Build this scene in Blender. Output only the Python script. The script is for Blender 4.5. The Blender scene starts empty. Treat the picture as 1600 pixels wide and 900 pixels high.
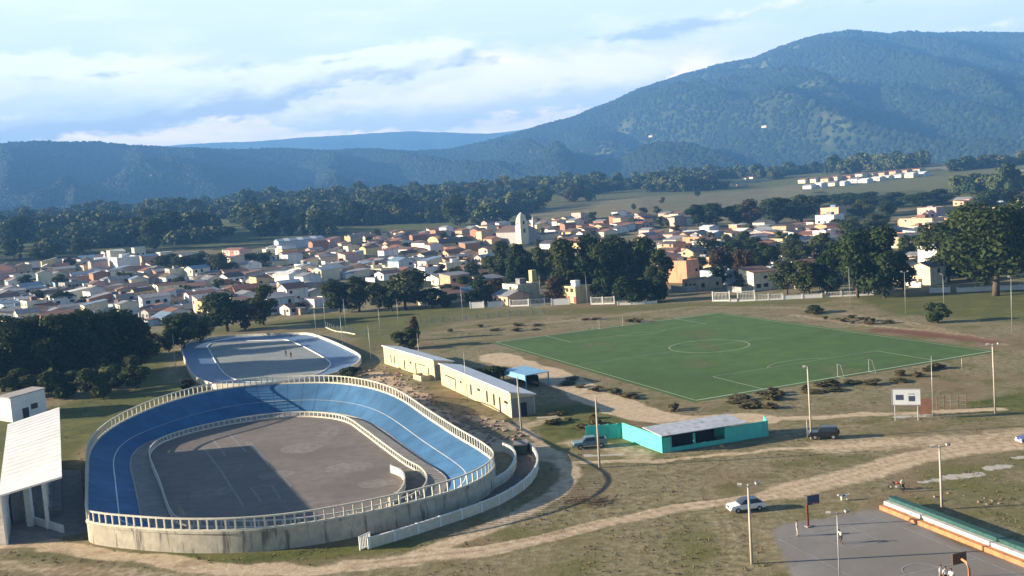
import bpy, math, random
import numpy as np
from mathutils import Vector, Matrix

R = math.radians
random.seed(7)
rng = np.random.default_rng(11)
scene = bpy.context.scene
col = scene.collection

# ------------------------------------------------------------------ camera, sky, sun, exposure
F, H, PITCH, ROLL = 1586.3, 37.779, .0891, -.0746
FW = np.array([0, math.cos(PITCH), -math.sin(PITCH)])
RT = np.array([1., 0, 0])
UP = np.array([0, math.sin(PITCH), math.cos(PITCH)])
cr, sr = math.cos(ROLL), math.sin(ROLL)
cam_d = bpy.data.cameras.new('camera')
cam_d.sensor_width = 36.0
cam_d.lens = F / 1600 * 36.0
cam_d.clip_start = 1.0
cam_d.clip_end = 30000
cam = bpy.data.objects.new('camera', cam_d)
col.objects.link(cam)
CX = RT * cr + UP * sr            # camera right in the world
CY = -RT * sr + UP * cr           # camera up in the world
cam.matrix_world = Matrix(((CX[0], CY[0], -FW[0], 0), (CX[1], CY[1], -FW[1], 0),
                           (CX[2], CY[2], -FW[2], H), (0, 0, 0, 1)))
scene.camera = cam

SUN_EL = 15.0
SH = np.array([.9986, -.052])      # the way shadows fall on the ground
sd = Vector((SH[0] * math.cos(R(SUN_EL)), SH[1] * math.cos(R(SUN_EL)), -math.sin(R(SUN_EL))))
SUN_STRENGTH = 5.0
SKY_STRENGTH = 0.05
EXPOSURE = 1.9
HAZE_DENSITY = 0.00016
HAZE_COLOR = (.17, .45, 1.0)
sun_d = bpy.data.lights.new('sun', 'SUN')
sun_d.energy = SUN_STRENGTH
sun_d.angle = R(.5)
sun_d.color = (1.0, .84, .62)
sun = bpy.data.objects.new('sun', sun_d)
sun.rotation_euler = sd.to_track_quat('-Z', 'Y').to_euler()
sun.location = (-200, 100, 300)
col.objects.link(sun)
scene.view_settings.view_transform = 'Standard'
scene.view_settings.look = 'None'
scene.view_settings.gamma = 1
scene.view_settings.use_curve_mapping = False
scene.view_settings.exposure = EXPOSURE
scene.cycles.use_denoising = True
scene.cycles.max_bounces = 5
scene.cycles.diffuse_bounces = 2
scene.cycles.glossy_bounces = 2
scene.cycles.volume_bounces = 0
scene.cycles.use_adaptive_sampling = True


class NT:
    """small helper to write node maths"""
    def __init__(s, tree):
        s.t = tree

    def n(s, typ, **kw):
        o = s.t.nodes.new(typ)
        for k, v in kw.items():
            setattr(o, k, v)
        return o

    def put(s, sock, v):
        if isinstance(v, bpy.types.NodeSocket):
            s.t.links.new(v, sock)
        else:
            if hasattr(sock.default_value, '__len__') and not hasattr(v, '__len__'):
                v = [v] * len(sock.default_value)
            if hasattr(v, '__len__') and len(sock.default_value) == 4 and len(v) == 3:
                v = (*v, 1)
            sock.default_value = v

    def m(s, op, a, b=0., c=None):
        o = s.n('ShaderNodeMath', operation=op)
        s.put(o.inputs[0], a)
        s.put(o.inputs[1], b)
        if c is not None:
            s.put(o.inputs[2], c)
        return o.outputs[0]

    def ss(s, v, a, b):
        o = s.n('ShaderNodeMapRange', interpolation_type='SMOOTHSTEP')
        s.put(o.inputs['Value'], v)
        o.inputs['From Min'].default_value = a
        o.inputs['From Max'].default_value = b
        return o.outputs[0]

    def mix(s, f, a, b, blend='MIX'):
        o = s.n('ShaderNodeMix', data_type='RGBA', blend_type=blend)
        s.put(o.inputs[0], f)
        s.put(o.inputs[6], a)
        s.put(o.inputs[7], b)
        return o.outputs[2]

    def noise(s, vec, scale, detail=4, rough=.55, dist=0.):
        o = s.n('ShaderNodeTexNoise')
        if vec is not None:
            s.put(o.inputs['Vector'], vec)
        o.inputs['Scale'].default_value = scale
        o.inputs['Detail'].default_value = detail
        o.inputs['Roughness'].default_value = rough
        o.inputs['Distortion'].default_value = dist
        return o.outputs['Fac']

    def xyz(s, x, y, z):
        o = s.n('ShaderNodeCombineXYZ')
        s.put(o.inputs[0], x)
        s.put(o.inputs[1], y)
        s.put(o.inputs[2], z)
        return o.outputs[0]


world = bpy.data.worlds.new('World')
scene.world = world
world.use_nodes = True
wt = world.node_tree
wt.nodes.clear()
w = NT(wt)
sky = w.n('ShaderNodeTexSky', sky_type='NISHITA')
sky.sun_disc = False
sky.sun_elevation = R(SUN_EL)
sky.sun_rotation = math.atan2(-SH[0], -SH[1])
sky.altitude = 900
sky.air_density = .8
sky.dust_density = 1.0
geo = w.n('ShaderNodeTexCoord')
sep = w.n('ShaderNodeSeparateXYZ')
wt.links.new(geo.outputs['Generated'], sep.inputs[0])
dx, dy, dz = sep.outputs
az = w.m('ARCTAN2', dx, dy)
el = w.m('ARCSINE', dz)
ae = w.xyz(az, el, 0.)


def cloud_band(a0, e0, a1, e1, th, taper_lo, taper_hi, seed, nscale, namp):
    """a long cloud lying along the line (a0,e0)-(a1,e1) of the sky, in degrees; returns its mask and the height inside it"""
    sl = (e1 - e0) / (a1 - a0)
    base = w.m('ADD', w.m('MULTIPLY', w.m('SUBTRACT', az, R(a0)), sl), R(e0))
    v = w.m('SUBTRACT', el, base)
    nv = w.xyz(w.m('MULTIPLY', az, 1.0), w.m('MULTIPLY', v, 2.6), seed)
    nn = w.m('SUBTRACT', w.m('ADD', w.m('MULTIPLY', w.noise(nv, nscale, 6, .58, .3), .62), w.m('MULTIPLY', w.noise(nv, nscale * 3.1, 5, .6, .2), .38)), .5)
    along = w.m('MULTIPLY', w.ss(az, R(a0), R(a0 + taper_lo)), w.m('SUBTRACT', 1., w.ss(az, R(a1 - taper_hi), R(a1))))
    half = w.m('MULTIPLY', R(th), along)
    d = w.m('SUBTRACT', w.m('ADD', half, w.m('MULTIPLY', nn, R(namp))), w.m('ABSOLUTE', v))
    return w.ss(d, R(-.10), R(.42)), v, nn


def pxdir(x, y):
    a, b = x - 800, y - 450
    u = a * cr + b * sr
    v = -a * sr + b * cr
    d = FW * F + RT * u - UP * v
    return d / np.linalg.norm(d)


def pxae(x, y):
    d = pxdir(x, y)
    return math.degrees(math.atan2(d[0], d[1])), math.degrees(math.asin(d[2]))


def band_px(p0, p1, *a):
    return cloud_band(*pxae(*p0), *pxae(*p1), *a)


mulsky = w.n('ShaderNodeMix', data_type='RGBA', blend_type='MULTIPLY')
mulsky.inputs[0].default_value = 1
wt.links.new(sky.outputs[0], mulsky.inputs[6])
mulsky.inputs[7].default_value = (SKY_STRENGTH * .78, SKY_STRENGTH * .82, SKY_STRENGTH * .84, 1)   # deep blue overhead
# the base: pale blue air, milky towards the skyline
CL = 0.42                                     # radiance of a sunlit cloud
pale = w.mix(w.ss(el, R(3), R(13)), (CL * .84, CL * .90, CL * .97), (CL * .84, CL * .93, CL * 1.04))
front = w.m('MULTIPLY', w.m('SUBTRACT', 1., w.ss(el, R(13), R(30))), w.ss(dy, .25, .75))
c = w.mix(w.m('MULTIPLY', front, .86), mulsky.outputs[2], pale)
# thin high veil in streaks
veil = w.ss(w.noise(w.xyz(w.m('MULTIPLY', az, 1.), w.m('MULTIPLY', w.m('SUBTRACT', el, w.m('MULTIPLY', az, -.04)), 6.5), 3.1), 5.5, 5, .6, .4), .44, .72)
c = w.mix(w.m('MULTIPLY', w.m('MULTIPLY', veil, front), .65), c, (CL * .92, CL * .95, CL * .99))
# low cream cloud along the skyline
lown = w.noise(w.xyz(az, w.m('MULTIPLY', el, 3.), 8.4), 7, 6, .6, .3)
low = w.m('MULTIPLY', w.m('SUBTRACT', 1., w.ss(w.m('ADD', el, w.m('MULTIPLY', w.m('SUBTRACT', lown, .5), R(7))), R(5.6), R(8.8))),
          w.m('SUBTRACT', 1., w.ss(az, R(8), R(20))))
shade_n = w.ss(w.noise(w.xyz(az, w.m('MULTIPLY', w.m('ADD', el, w.m('MULTIPLY', az, .05)), 4.2), 1.7), 9, 5, .6, .2), .42, .66)
low = w.m('MULTIPLY', low, w.ss(dy, .25, .7))
lowc = w.mix(w.m('MULTIPLY', shade_n, .55), (CL * 1.9, CL * 1.42, CL * .92), (CL * 1.0, CL * .92, CL * .84))
c = w.mix(w.m('MULTIPLY', low, .9), c, lowc)
# the long grey-blue cloud, white on its upper edge
m1, v1, n1 = band_px((-260, 215), (815, 82), 1.45, 9., 5., 2.2, 13, 3.6)
c1 = w.mix(w.ss(w.m('ADD', v1, w.m('MULTIPLY', n1, R(5.5))), R(-.6), R(1.1)), (CL * .52, CL * .56, CL * .62), (CL * 1.10, CL * 1.06, CL * 1.0))
c = w.mix(w.m('MULTIPLY', m1, .95), c, c1)
# cumulus bank to the left of it
m3, v3, n3 = band_px((-300, 130), (420, 130), 1.7, 6., 8., 3.4, 11, 3.8)
c3 = w.mix(w.ss(w.m('ADD', v3, w.m('MULTIPLY', n3, R(4))), R(-1.2), R(.8)), (CL * .72, CL * .78, CL * .86), (CL * 1.14, CL * 1.10, CL * 1.04))
c = w.mix(w.m('MULTIPLY', m3, .75), c, c3)
# brighter bank right of the middle that meets the mountain
m4, v4, n4 = band_px((330, 190), (1110, 105), 1.6, 8., 5., 2.6, 12, 4.0)
c4 = w.mix(w.ss(w.m('ADD', v4, w.m('MULTIPLY', n4, R(5.5))), R(-.9), R(.6)), (CL * .66, CL * .72, CL * .82), (CL * 1.22, CL * 1.12, CL * .98))
c = w.mix(w.m('MULTIPLY', m4, .8), c, c4)
# small grey lens cloud
m2, v2, n2 = band_px((900, 62), (1168, 30), .55, 5., 3., 1.1, 21, 2.4)
c = w.mix(w.m('MULTIPLY', m2, .85), c, (CL * .46, CL * .55, CL * .70))
bg = w.n('ShaderNodeBackground')
wt.links.new(c, bg.inputs['Color'])
bg.inputs['Strength'].default_value = 1.0
wo = w.n('ShaderNodeOutputWorld')
wt.links.new(bg.outputs[0], wo.inputs['Surface'])


# ------------------------------------------------------------------ helpers
def at(x, y, z=0.):
    """the point at height z that shows at pixel (x, y) of the 1600x900 photograph"""
    d = pxdir(x, y)
    t = (z - H) / d[2]
    return np.array([d[0] * t, d[1] * t, z])


def pj(p):
    V = np.array(p, float) - [0, 0, H]
    a, b, c_ = V @ RT, V @ UP, V @ FW
    u, v = F * a / c_, -F * b / c_
    return 800 + u * cr - v * sr, 450 + u * sr + v * cr


def vnoise(x, y, seed=0):
    xi = np.floor(x).astype(np.int64)
    yi = np.floor(y).astype(np.int64)
    fx, fy = x - xi, y - yi
    fx = fx * fx * (3 - 2 * fx)
    fy = fy * fy * (3 - 2 * fy)

    def h(a, b):
        n = (a * 374761393 + b * 668265263 + seed * 1442695041) & 0x7fffffff
        n = ((n ^ (n >> 13)) * 1274126177) & 0x7fffffff
        return ((n ^ (n >> 16)) & 0xffff) / 65535.
    return (h(xi, yi) * (1 - fx) + h(xi + 1, yi) * fx) * (1 - fy) + (h(xi, yi + 1) * (1 - fx) + h(xi + 1, yi + 1) * fx) * fy


def fbm(x, y, octv=4, seed=0):
    s, a, t = 0, 1., 0
    for i in range(octv):
        s = s + a * vnoise(x * 2 ** i, y * 2 ** i, seed + i * 17)
        t += a
        a *= .5
    return s / t - .5


def tag(o, label=None, cat=None, group=None, kind=None):
    if label: o['label'] = label
    if cat: o['category'] = cat
    if group: o['group'] = group
    if kind: o['kind'] = kind
    return o


def empty(name, loc, rz=0., **kw):
    o = bpy.data.objects.new(name, None)
    o.empty_display_size = .5
    o.location = loc
    o.rotation_euler.z = rz
    col.objects.link(o)
    return tag(o, **kw)


def link(name, me, parent=None):
    o = bpy.data.objects.new(name, me)
    col.objects.link(o)
    if parent: o.parent = parent
    return o


class MB:
    def __init__(s):
        s.v, s.f, s.m = [], [], []

    def add(s, vs, fs, mi=0):
        b = len(s.v)
        s.v += [tuple(map(float, p)) for p in vs]
        s.f += [tuple(i + b for i in f) for f in fs]
        s.m += [mi] * len(fs)
        return s

    def box(s, x0, y0, z0, x1, y1, z1, mi=0, rz=0., o=(0, 0, 0)):
        vs = [(x, y, z) for z in (z0, z1) for x, y in ((x0, y0), (x1, y0), (x1, y1), (x0, y1))]
        if rz or any(o):
            c_, s_ = math.cos(rz), math.sin(rz)
            vs = [(o[0] + x * c_ - y * s_, o[1] + x * s_ + y * c_, o[2] + z) for x, y, z in vs]
        return s.add(vs, [(3, 2, 1, 0), (4, 5, 6, 7), (0, 1, 5, 4), (1, 2, 6, 5), (2, 3, 7, 6), (3, 0, 4, 7)], mi)

    def seg(s, p, q, t, z0, z1, mi=0, z0b=None, z1b=None):
        """an upright slab from p to q, t thick"""
        p, q = np.array(p[:2], float), np.array(q[:2], float)
        d = q - p
        n = np.array([-d[1], d[0]]) / (np.linalg.norm(d) + 1e-9) * t / 2
        z0b = z0 if z0b is None else z0b
        z1b = z1 if z1b is None else z1b
        c4 = [p - n, q - n, q + n, p + n]
        vs = [(*c4[0], z0), (*c4[1], z0b), (*c4[2], z0b), (*c4[3], z0), (*c4[0], z1), (*c4[1], z1b), (*c4[2], z1b), (*c4[3], z1)]
        return s.add(vs, [(3, 2, 1, 0), (4, 5, 6, 7), (0, 1, 5, 4), (1, 2, 6, 5), (2, 3, 7, 6), (3, 0, 4, 7)], mi)

    def tube(s, pts, rad, n=8, mi=0):
        pts = [Vector(p) for p in pts]
        rad = [rad] * len(pts) if not hasattr(rad, '__len__') else rad
        vs, fs = [], []
        for i, p in enumerate(pts):
            d = (pts[min(i + 1, len(pts) - 1)] - pts[max(i - 1, 0)]).normalized()
            a = d.orthogonal().normalized() if abs(d.z) < .99 else Vector((1, 0, 0))
            b = d.cross(a).normalized()
            a = b.cross(d)
            for k in range(n):
                t = 2 * math.pi * k / n
                vs.append(p + (a * math.cos(t) + b * math.sin(t)) * rad[i])
        for i in range(len(pts) - 1):
            for k in range(n):
                fs.append((i * n + k, i * n + (k + 1) % n, (i + 1) * n + (k + 1) % n, (i + 1) * n + k))
        fs.append(tuple(range(n))[::-1])
        fs.append(tuple(range((len(pts) - 1) * n, len(pts) * n)))
        return s.add(vs, fs, mi)

    def prism(s, prof, y0, y1, mi=0):
        """profile in x,z extruded along y"""
        n = len(prof)
        vs = [(x, y0, z) for x, z in prof] + [(x, y1, z) for x, z in prof]
        fs = [tuple(range(n))[::-1], tuple(range(n, 2 * n))] + [(i, (i + 1) % n, n + (i + 1) % n, n + i) for i in range(n)]
        return s.add(vs, [f[::-1] for f in fs], mi)

    def mesh(s, name, mats, smooth=False):
        me = bpy.data.meshes.new(name)
        me.from_pydata(s.v, [], s.f)
        for m_ in (mats if isinstance(mats, (list, tuple)) else [mats]):
            me.materials.append(m_)
        me.polygons.foreach_set('material_index', s.m)
        if smooth:
            me.polygons.foreach_set('use_smooth', [True] * len(s.f))
        me.update()
        return me

    def build(s, name, mats, parent=None, smooth=False):
        return link(name, s.mesh(name, mats, smooth), parent)


_m = {}


def mat(name, color, rough=.85, var=.18, scale=1.5, metal=0., spec=.3, stain=None, stretch=1., var2=.12):
    """plain paint / concrete / metal with uneven colour and some grime"""
    if name in _m: return _m[name]
    m_ = bpy.data.materials.new(name)
    m_.use_nodes = True
    n = NT(m_.node_tree)
    b = m_.node_tree.nodes['Principled BSDF']
    g = n.n('ShaderNodeNewGeometry')
    sp = n.n('ShaderNodeSeparateXYZ')
    n.t.links.new(g.outputs['Position'], sp.inputs[0])
    pos = n.xyz(sp.outputs[0], sp.outputs[1], n.m('MULTIPLY', sp.outputs[2], stretch))
    f = n.noise(pos, scale, 5, .6)
    f2 = n.noise(g.outputs['Position'], scale * .13, 3, .5)
    lo = tuple(max(0, c_ * (1 - var)) for c_ in color)
    hi = tuple(min(1, c_ * (1 + var)) for c_ in color)
    cc = n.mix(n.ss(f, .3, .7), lo, hi)
    cc = n.mix(n.m('MULTIPLY', n.ss(f2, .4, .7), var2 * 3), cc, tuple(c_ * .7 for c_ in color))
    if stain:
        sf = n.ss(n.noise(n.xyz(sp.outputs[0], sp.outputs[1], n.m('MULTIPLY', sp.outputs[2], .12)), 1.1, 4, .65), .52, .68)
        cc = n.mix(n.m('MULTIPLY', sf, .8), cc, stain)
    n.t.links.new(cc, b.inputs['Base Color'])
    b.inputs['Roughness'].default_value = rough
    b.inputs['Metallic'].default_value = metal
    b.inputs['Specular IOR Level'].default_value = spec
    _m[name] = m_
    return m_


def foliage(name, colors, hue_scale=.25, transl=.25):
    if name in _m: return _m[name]
    m_ = bpy.data.materials.new(name)
    m_.use_nodes = True
    n = NT(m_.node_tree)
    b = m_.node_tree.nodes['Principled BSDF']
    oi = n.n('ShaderNodeObjectInfo')
    g = n.n('ShaderNodeNewGeometry')
    rmp = n.n('ShaderNodeValToRGB')
    el_ = rmp.color_ramp.elements
    while len(el_) < len(colors): el_.new(.5)
    for i, c_ in enumerate(colors):
        el_[i].position = i / (len(colors) - 1)
        el_[i].color = (*c_, 1)
    nz = n.noise(g.outputs['Position'], hue_scale, 3, .6)
    fac = n.m('ADD', n.m('MULTIPLY', oi.outputs['Random'], .62), n.m('MULTIPLY', n.m('SUBTRACT', nz, .3), .75))
    n.put(rmp.inputs[0], fac)
    nz2 = n.noise(g.outputs['Position'], 1.7, 2, .6)
    cc = n.mix(n.ss(nz2, .35, .7), rmp.outputs[0], n.mix(1., rmp.outputs[0], (.62, .62, .62), 'MULTIPLY'))
    n.t.links.new(cc, b.inputs['Base Color'])
    b.inputs['Roughness'].default_value = .8
    b.inputs['Specular IOR Level'].default_value = .15
    if transl:
        tr = n.n('ShaderNodeBsdfTranslucent')
        n.t.links.new(cc, tr.inputs[0])
        mx = n.n('ShaderNodeMixShader')
        mx.inputs[0].default_value = transl
        n.t.links.new(b.outputs[0], mx.inputs[1])
        n.t.links.new(tr.outputs[0], mx.inputs[2])
        n.t.links.new(mx.outputs[0], m_.node_tree.nodes['Material Output'].inputs['Surface'])
    _m[name] = m_
    return m_


def spline(pts, n, closed=True):
    pts = np.array(pts, float)
    N = len(pts)
    out = []
    segs = N if closed else N - 1
    for i in range(segs):
        g_ = (lambda k: pts[k % N]) if closed else (lambda k: pts[min(max(k, 0), N - 1)])
        p0, p1, p2, p3 = g_(i - 1), g_(i), g_(i + 1), g_(i + 2)
        for t in np.linspace(0, 1, 12, endpoint=False):
            out.append(.5 * (2 * p1 + (p2 - p0) * t + (2 * p0 - 5 * p1 + 4 * p2 - p3) * t * t + (3 * p1 - p0 - 3 * p2 + p3) * t ** 3))
    if not closed: out.append(pts[-1])
    out = np.array(out)
    if closed: out = np.vstack([out, out[:1]])
    L = np.r_[0, np.cumsum(np.linalg.norm(np.diff(out, axis=0), axis=1))]
    s_ = np.linspace(0, L[-1], n + (1 if closed else 0))
    r_ = np.stack([np.interp(s_, L, out[:, k]) for k in range(out.shape[1])], 1)
    return r_[:-1] if closed else r_


def inpoly(x, y, poly):
    r_ = np.zeros(np.shape(x), bool)
    n = len(poly)
    for i in range(n):
        x0, y0 = poly[i][:2]
        x1, y1 = poly[(i + 1) % n][:2]
        if y0 == y1: continue
        r_ ^= ((y0 > y) != (y1 > y)) & (x < (x1 - x0) * (y - y0) / (y1 - y0) + x0)
    return r_


def pdist(x, y, pl):
    d = np.full(np.shape(x), 1e9)
    for (x0, y0), (x1, y1) in zip(pl[:-1], pl[1:]):
        vx, vy = x1 - x0, y1 - y0
        t = np.clip(((x - x0) * vx + (y - y0) * vy) / (vx * vx + vy * vy + 1e-9), 0, 1)
        d = np.minimum(d, np.hypot(x - x0 - t * vx, y - y0 - t * vy))
    return d


# ------------------------------------------------------------------ terrain
def zrow(pts, D):
    """pixel points at horizontal distance D -> (azimuth ratio, height)"""
    o = []
    for i, (x, y) in enumerate(pts):
        d = pxdir(x, y)
        DD = D[i] if hasattr(D, '__len__') else D
        o.append((d[0] / d[1], H + DD * d[2] / math.hypot(d[0], d[1])))
    return np.array(o)


AZ = np.linspace(-1.0, 1.0, 501)          # x/y
DG = np.arange(0, 9001, 20.)


def row(pts, D):
    r_ = zrow(pts, D)
    return np.interp(AZ, r_[:, 0], r_[:, 1])


ridge_px = [(-300, 262), (-100, 236), (0, 226), (60, 224), (100, 224), (150, 224), (215, 230), (300, 234), (360, 236), (440, 234), (500, 238), (560, 235),
            (640, 238), (700, 236), (740, 228), (770, 220), (830, 203), (900, 183), (950, 163), (1000, 140), (1060, 121),
            (1120, 103), (1180, 92), (1220, 74), (1270, 58), (1330, 48), (1390, 55), (1420, 49), (1460, 53), (1530, 52), (1600, 54), (1750, 60), (1950, 110)]
rD_px = np.interp([p[0] for p in ridge_px], [0, 400, 740, 1100, 1600], [4200, 4500, 5000, 5300, 5700])
ridge = row(ridge_px, rD_px)
ridge_az = zrow(ridge_px, rD_px)[:, 0]
RD = np.interp(AZ, ridge_az, rD_px)
r900 = row([(-200, 408), (0, 398), (200, 386), (400, 372), (600, 364), (800, 352), (1000, 334), (1200, 330), (1400, 322), (1600, 305), (1800, 295)], 900)
r1300 = row([(-200, 378), (0, 366), (200, 352), (400, 338), (600, 330), (800, 324), (1000, 308), (1200, 302), (1400, 288), (1600, 272), (1800, 262)], 1300)
r1700 = row([(-200, 358), (0, 348), (200, 334), (400, 318), (600, 306), (800, 294), (1000, 284), (1200, 276), (1400, 258), (1600, 245), (1800, 235)], 1700)
r900 = np.maximum(r900, 0)
ZT = np.zeros((len(AZ), len(DG)))
for i in range(len(AZ)):
    rd = RD[i]
    los = lambda D_: H + (r1700[i] - H) * D_ / 1700          # just hidden behind the foot of the near rise
    b0_ = los(2900) - 12
    fz = b0_ + (ridge[i] - b0_) * np.array([.12, .34, .60, .84])
    kD = np.r_[0, 480, 900, 1300, 1700, 1850, 2900, 2900 + (rd - 2900) * np.array([.2, .42, .64, .84]), rd, rd + 500, rd + 1200, 9500]
    kz = np.r_[0, 0, r900[i], r1300[i], r1700[i], r1700[i] - 2, b0_, fz, ridge[i], ridge[i] - 60, ridge[i] * .4, 40]
    ZT[i] = np.interp(DG, kD, kz)
ker = np.ones(9) / 9
pad = np.pad(ZT, ((0, 0), (4, 4)), 'edge')
sm = np.stack([np.convolve(r_, ker, 'valid') for r_ in pad])
near_ridge = np.clip(1 - np.abs(DG[None] - RD[:, None]) / 90, 0, 1)
ZT = sm * (1 - near_ridge) + ZT * near_ridge
# spurs and gullies on the slopes
tt = np.clip((DG[None] - 2700) / (RD[:, None] - 2700), 0, 1)
XX = AZ[:, None] * DG[None] / np.sqrt(1 + AZ[:, None] ** 2)
YY = DG[None] / np.sqrt(1 + AZ[:, None] ** 2)
spur = np.abs(fbm(XX / 380 + .30 * YY / 380 + 5.2, YY / 1500 + 1.3, 3, 3)) * 2
spur = spur + .32 * (np.abs(fbm(XX / 210 + .4 * YY / 210 + 2.2, YY / 800 + 4.3, 3, 13)) * 2 - .2)
amp = np.sin(np.pi * tt ** .8) * np.clip((ridge[:, None] - r1700[:, None]) * .36, 14, 190)
ZT += amp * (.24 - spur) * 2.6 + np.sin(np.pi * tt) * fbm(XX / 230, YY / 230, 3, 9) * 44
ZT[:, DG <= 470] = 0


def zf(x, y):
    x, y = np.asarray(x, float), np.asarray(y, float)
    a = np.clip(x / np.maximum(y, 1e-3), -.999, .999)
    D = np.clip(np.hypot(x, y), 0, 8970)
    ia = (a + 1) / 2 * 500
    i = np.clip(ia.astype(int), 0, 499)
    fa = ia - i
    jd = D / 20
    j = np.clip(jd.astype(int), 0, len(DG) - 2)
    fd = jd - j
    return (ZT[i, j] * (1 - fa) + ZT[i + 1, j] * fa) * (1 - fd) + (ZT[i, j + 1] * (1 - fa) + ZT[i + 1, j + 1] * fa) * fd


_Ds = np.r_[np.arange(60, 500, 2.), np.arange(500, 2000, 4.), np.arange(2000, 7000, 12.)]


def gt(px, py):
    """where the view through a pixel meets the terrain"""
    d = pxdir(px, py)
    h_ = math.hypot(d[0], d[1])
    P = d[None] * (_Ds / h_)[:, None] + [0, 0, H]
    g_ = P[:, 2] - zf(P[:, 0], P[:, 1])
    k = np.nonzero(g_ <= 0)[0]
    if len(k) == 0: return None
    k = k[0]
    if k == 0: return P[0]
    t = g_[k - 1] / (g_[k - 1] - g_[k] + 1e-9)
    p = P[k - 1] * (1 - t) + P[k] * t
    p[2] = zf(p[0], p[1])
    return p


def gpoly(pts):
    return [tuple(q[:2]) for q in (gt(*p) for p in pts) if q is not None]


# polar sheet, finer near the stadium
rings = [5., 20, 40, 55, 66, 74]
while rings[-1] < 7300:
    D = rings[-1]
    rings.append(D * (1.0055 if 80 < D < 420 else 1.008 if D < 1700 else 1.010))
rings = np.array(rings)
an = np.r_[np.linspace(-R(62), -R(33), 26)[:-1], np.linspace(-R(33), R(33), 421), np.linspace(R(33), R(62), 26)[1:]]
GA, GD = np.meshgrid(an, rings, indexing='ij')
GX, GY = np.sin(GA) * GD, np.cos(GA) * GD
GZ = zf(GX, GY)
GZ = GZ + np.clip((GD - 2500) / 300, 0, 1) * np.abs(fbm(GX / 40, GY / 40, 2, 21)) * 14     # canopy roughness of the far woods
w1 = fbm(GX / 9, GY / 9, 4, 31)
w2 = fbm(GX / 40, GY / 40, 4, 32)
JX, JY = GX + 3.0 * w1 + 2 * w2, GY + 4.0 * w1 + 3 * w2
dirt = np.zeros_like(GX)


def sstep(v, a, b):
    t = np.clip((v - a) / (b - a), 0, 1)
    return t * t * (3 - 2 * t)


def path(pxs, wid, k=1., soft=.5):
    global dirt
    pl = [tuple(at(x, y)[:2]) for x, y in pxs]
    d = pdist(JX, JY, pl)
    dirt = np.maximum(dirt, k * (1 - sstep(d, wid * (1 - soft), wid)))


path([(560, 885), (680, 872), (760, 862), (850, 842), (950, 816), (1050, 798), (1150, 784), (1250, 763), (1330, 741), (1420, 716), (1500, 701), (1640, 688)], 2.0, 1., .6)
path([(1230, 768), (1330, 742), (1420, 716), (1500, 701), (1640, 688)], 4.4, .8, .7)
path([(1300, 700), (1400, 690), (1500, 690), (1640, 675)], 7.5, .62, .8)
path([(880, 722), (960, 722), (1040, 718), (1120, 712), (1200, 704), (1320, 698), (1400, 690)], 1.1, 1.0, .6)
path([(850, 700), (885, 725), (890, 745), (868, 772), (820, 800), (740, 835), (640, 872)], 2.6, .75, .7)
path([(-60, 850), (60, 850), (200, 872), (330, 885), (480, 888), (640, 878)], 2.8, .85, .7)
path([(-60, 880), (200, 900), (400, 905)], 3.5, .5, .8)
path([(772, 556), (850, 582), (930, 622), (1010, 652), (1090, 658), (1180, 656)], 5.2, .95, .45)
path([(1170, 655), (1260, 652), (1350, 648), (1440, 645), (1560, 640)], 1.9, .85, .6)
path([(585, 585), (640, 628), (700, 664), (760, 690), (812, 700), (850, 712)], 5.5, .78, .7)
path([(740, 650), (810, 668), (860, 655)], 4.0, .6, .8)
path([(810, 668), (850, 690), (878, 722)], 1.2, 1., .5)
path([(900, 690), (960, 700), (1000, 712)], 4.0, .6, .7)
path([(680, 520), (900, 500), (1080, 480), (1250, 480), (1400, 500), (1560, 540)], 4.5, .45, .8)
path([(1240, 492), (1340, 505), (1440, 517), (1540, 533)], 3.4, .5, .7)
path([(1100, 800), (1130, 830), (1150, 870), (1150, 910)], 4.0, .35, .8)
red = 1 - sstep(pdist(JX, JY, [tuple(at(x, y)[:2]) for x, y in ((1370, 515), (1430, 520), (1500, 529), (1545, 536))]), 1.2, 3.2)
main_pl = [tuple(at(x, y)[:2]) for x, y in ((560, 885), (680, 872), (760, 862), (850, 842), (950, 816), (1050, 798), (1150, 784), (1250, 763), (1330, 741), (1420, 716), (1500, 701), (1640, 688))]
rd_ = pdist(GX + .5 * w2, GY + .8 * w2, main_pl)
rut = np.exp(-((rd_ - .78) / .22) ** 2) * .8
pale_m = np.zeros_like(GX)
for pxs, wd in (([(1485, 744), (1528, 738)], 1.2), ([(1545, 730), (1572, 727)], 1.0), ([(1590, 715), (1612, 712)], 1.0), ([(1440, 751), (1472, 747)], .5),
                ([(845, 652), (868, 650)], .9), ([(915, 712), (965, 711)], .7), ([(1400, 652), (1450, 650)], .8)):
    pl = [tuple(at(x, y)[:2]) for x, y in pxs]
    pale_m = np.maximum(pale_m, 1 - sstep(pdist(GX + 1.2 * w1, GY + 2.5 * w1, pl), wd * .55, wd))
green = np.full_like(GX, .36)


def patch(pxs, k, soft=None):
    global green
    pl = gpoly(pxs)
    green = np.where(inpoly(JX, JY, pl), k, green)


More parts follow.
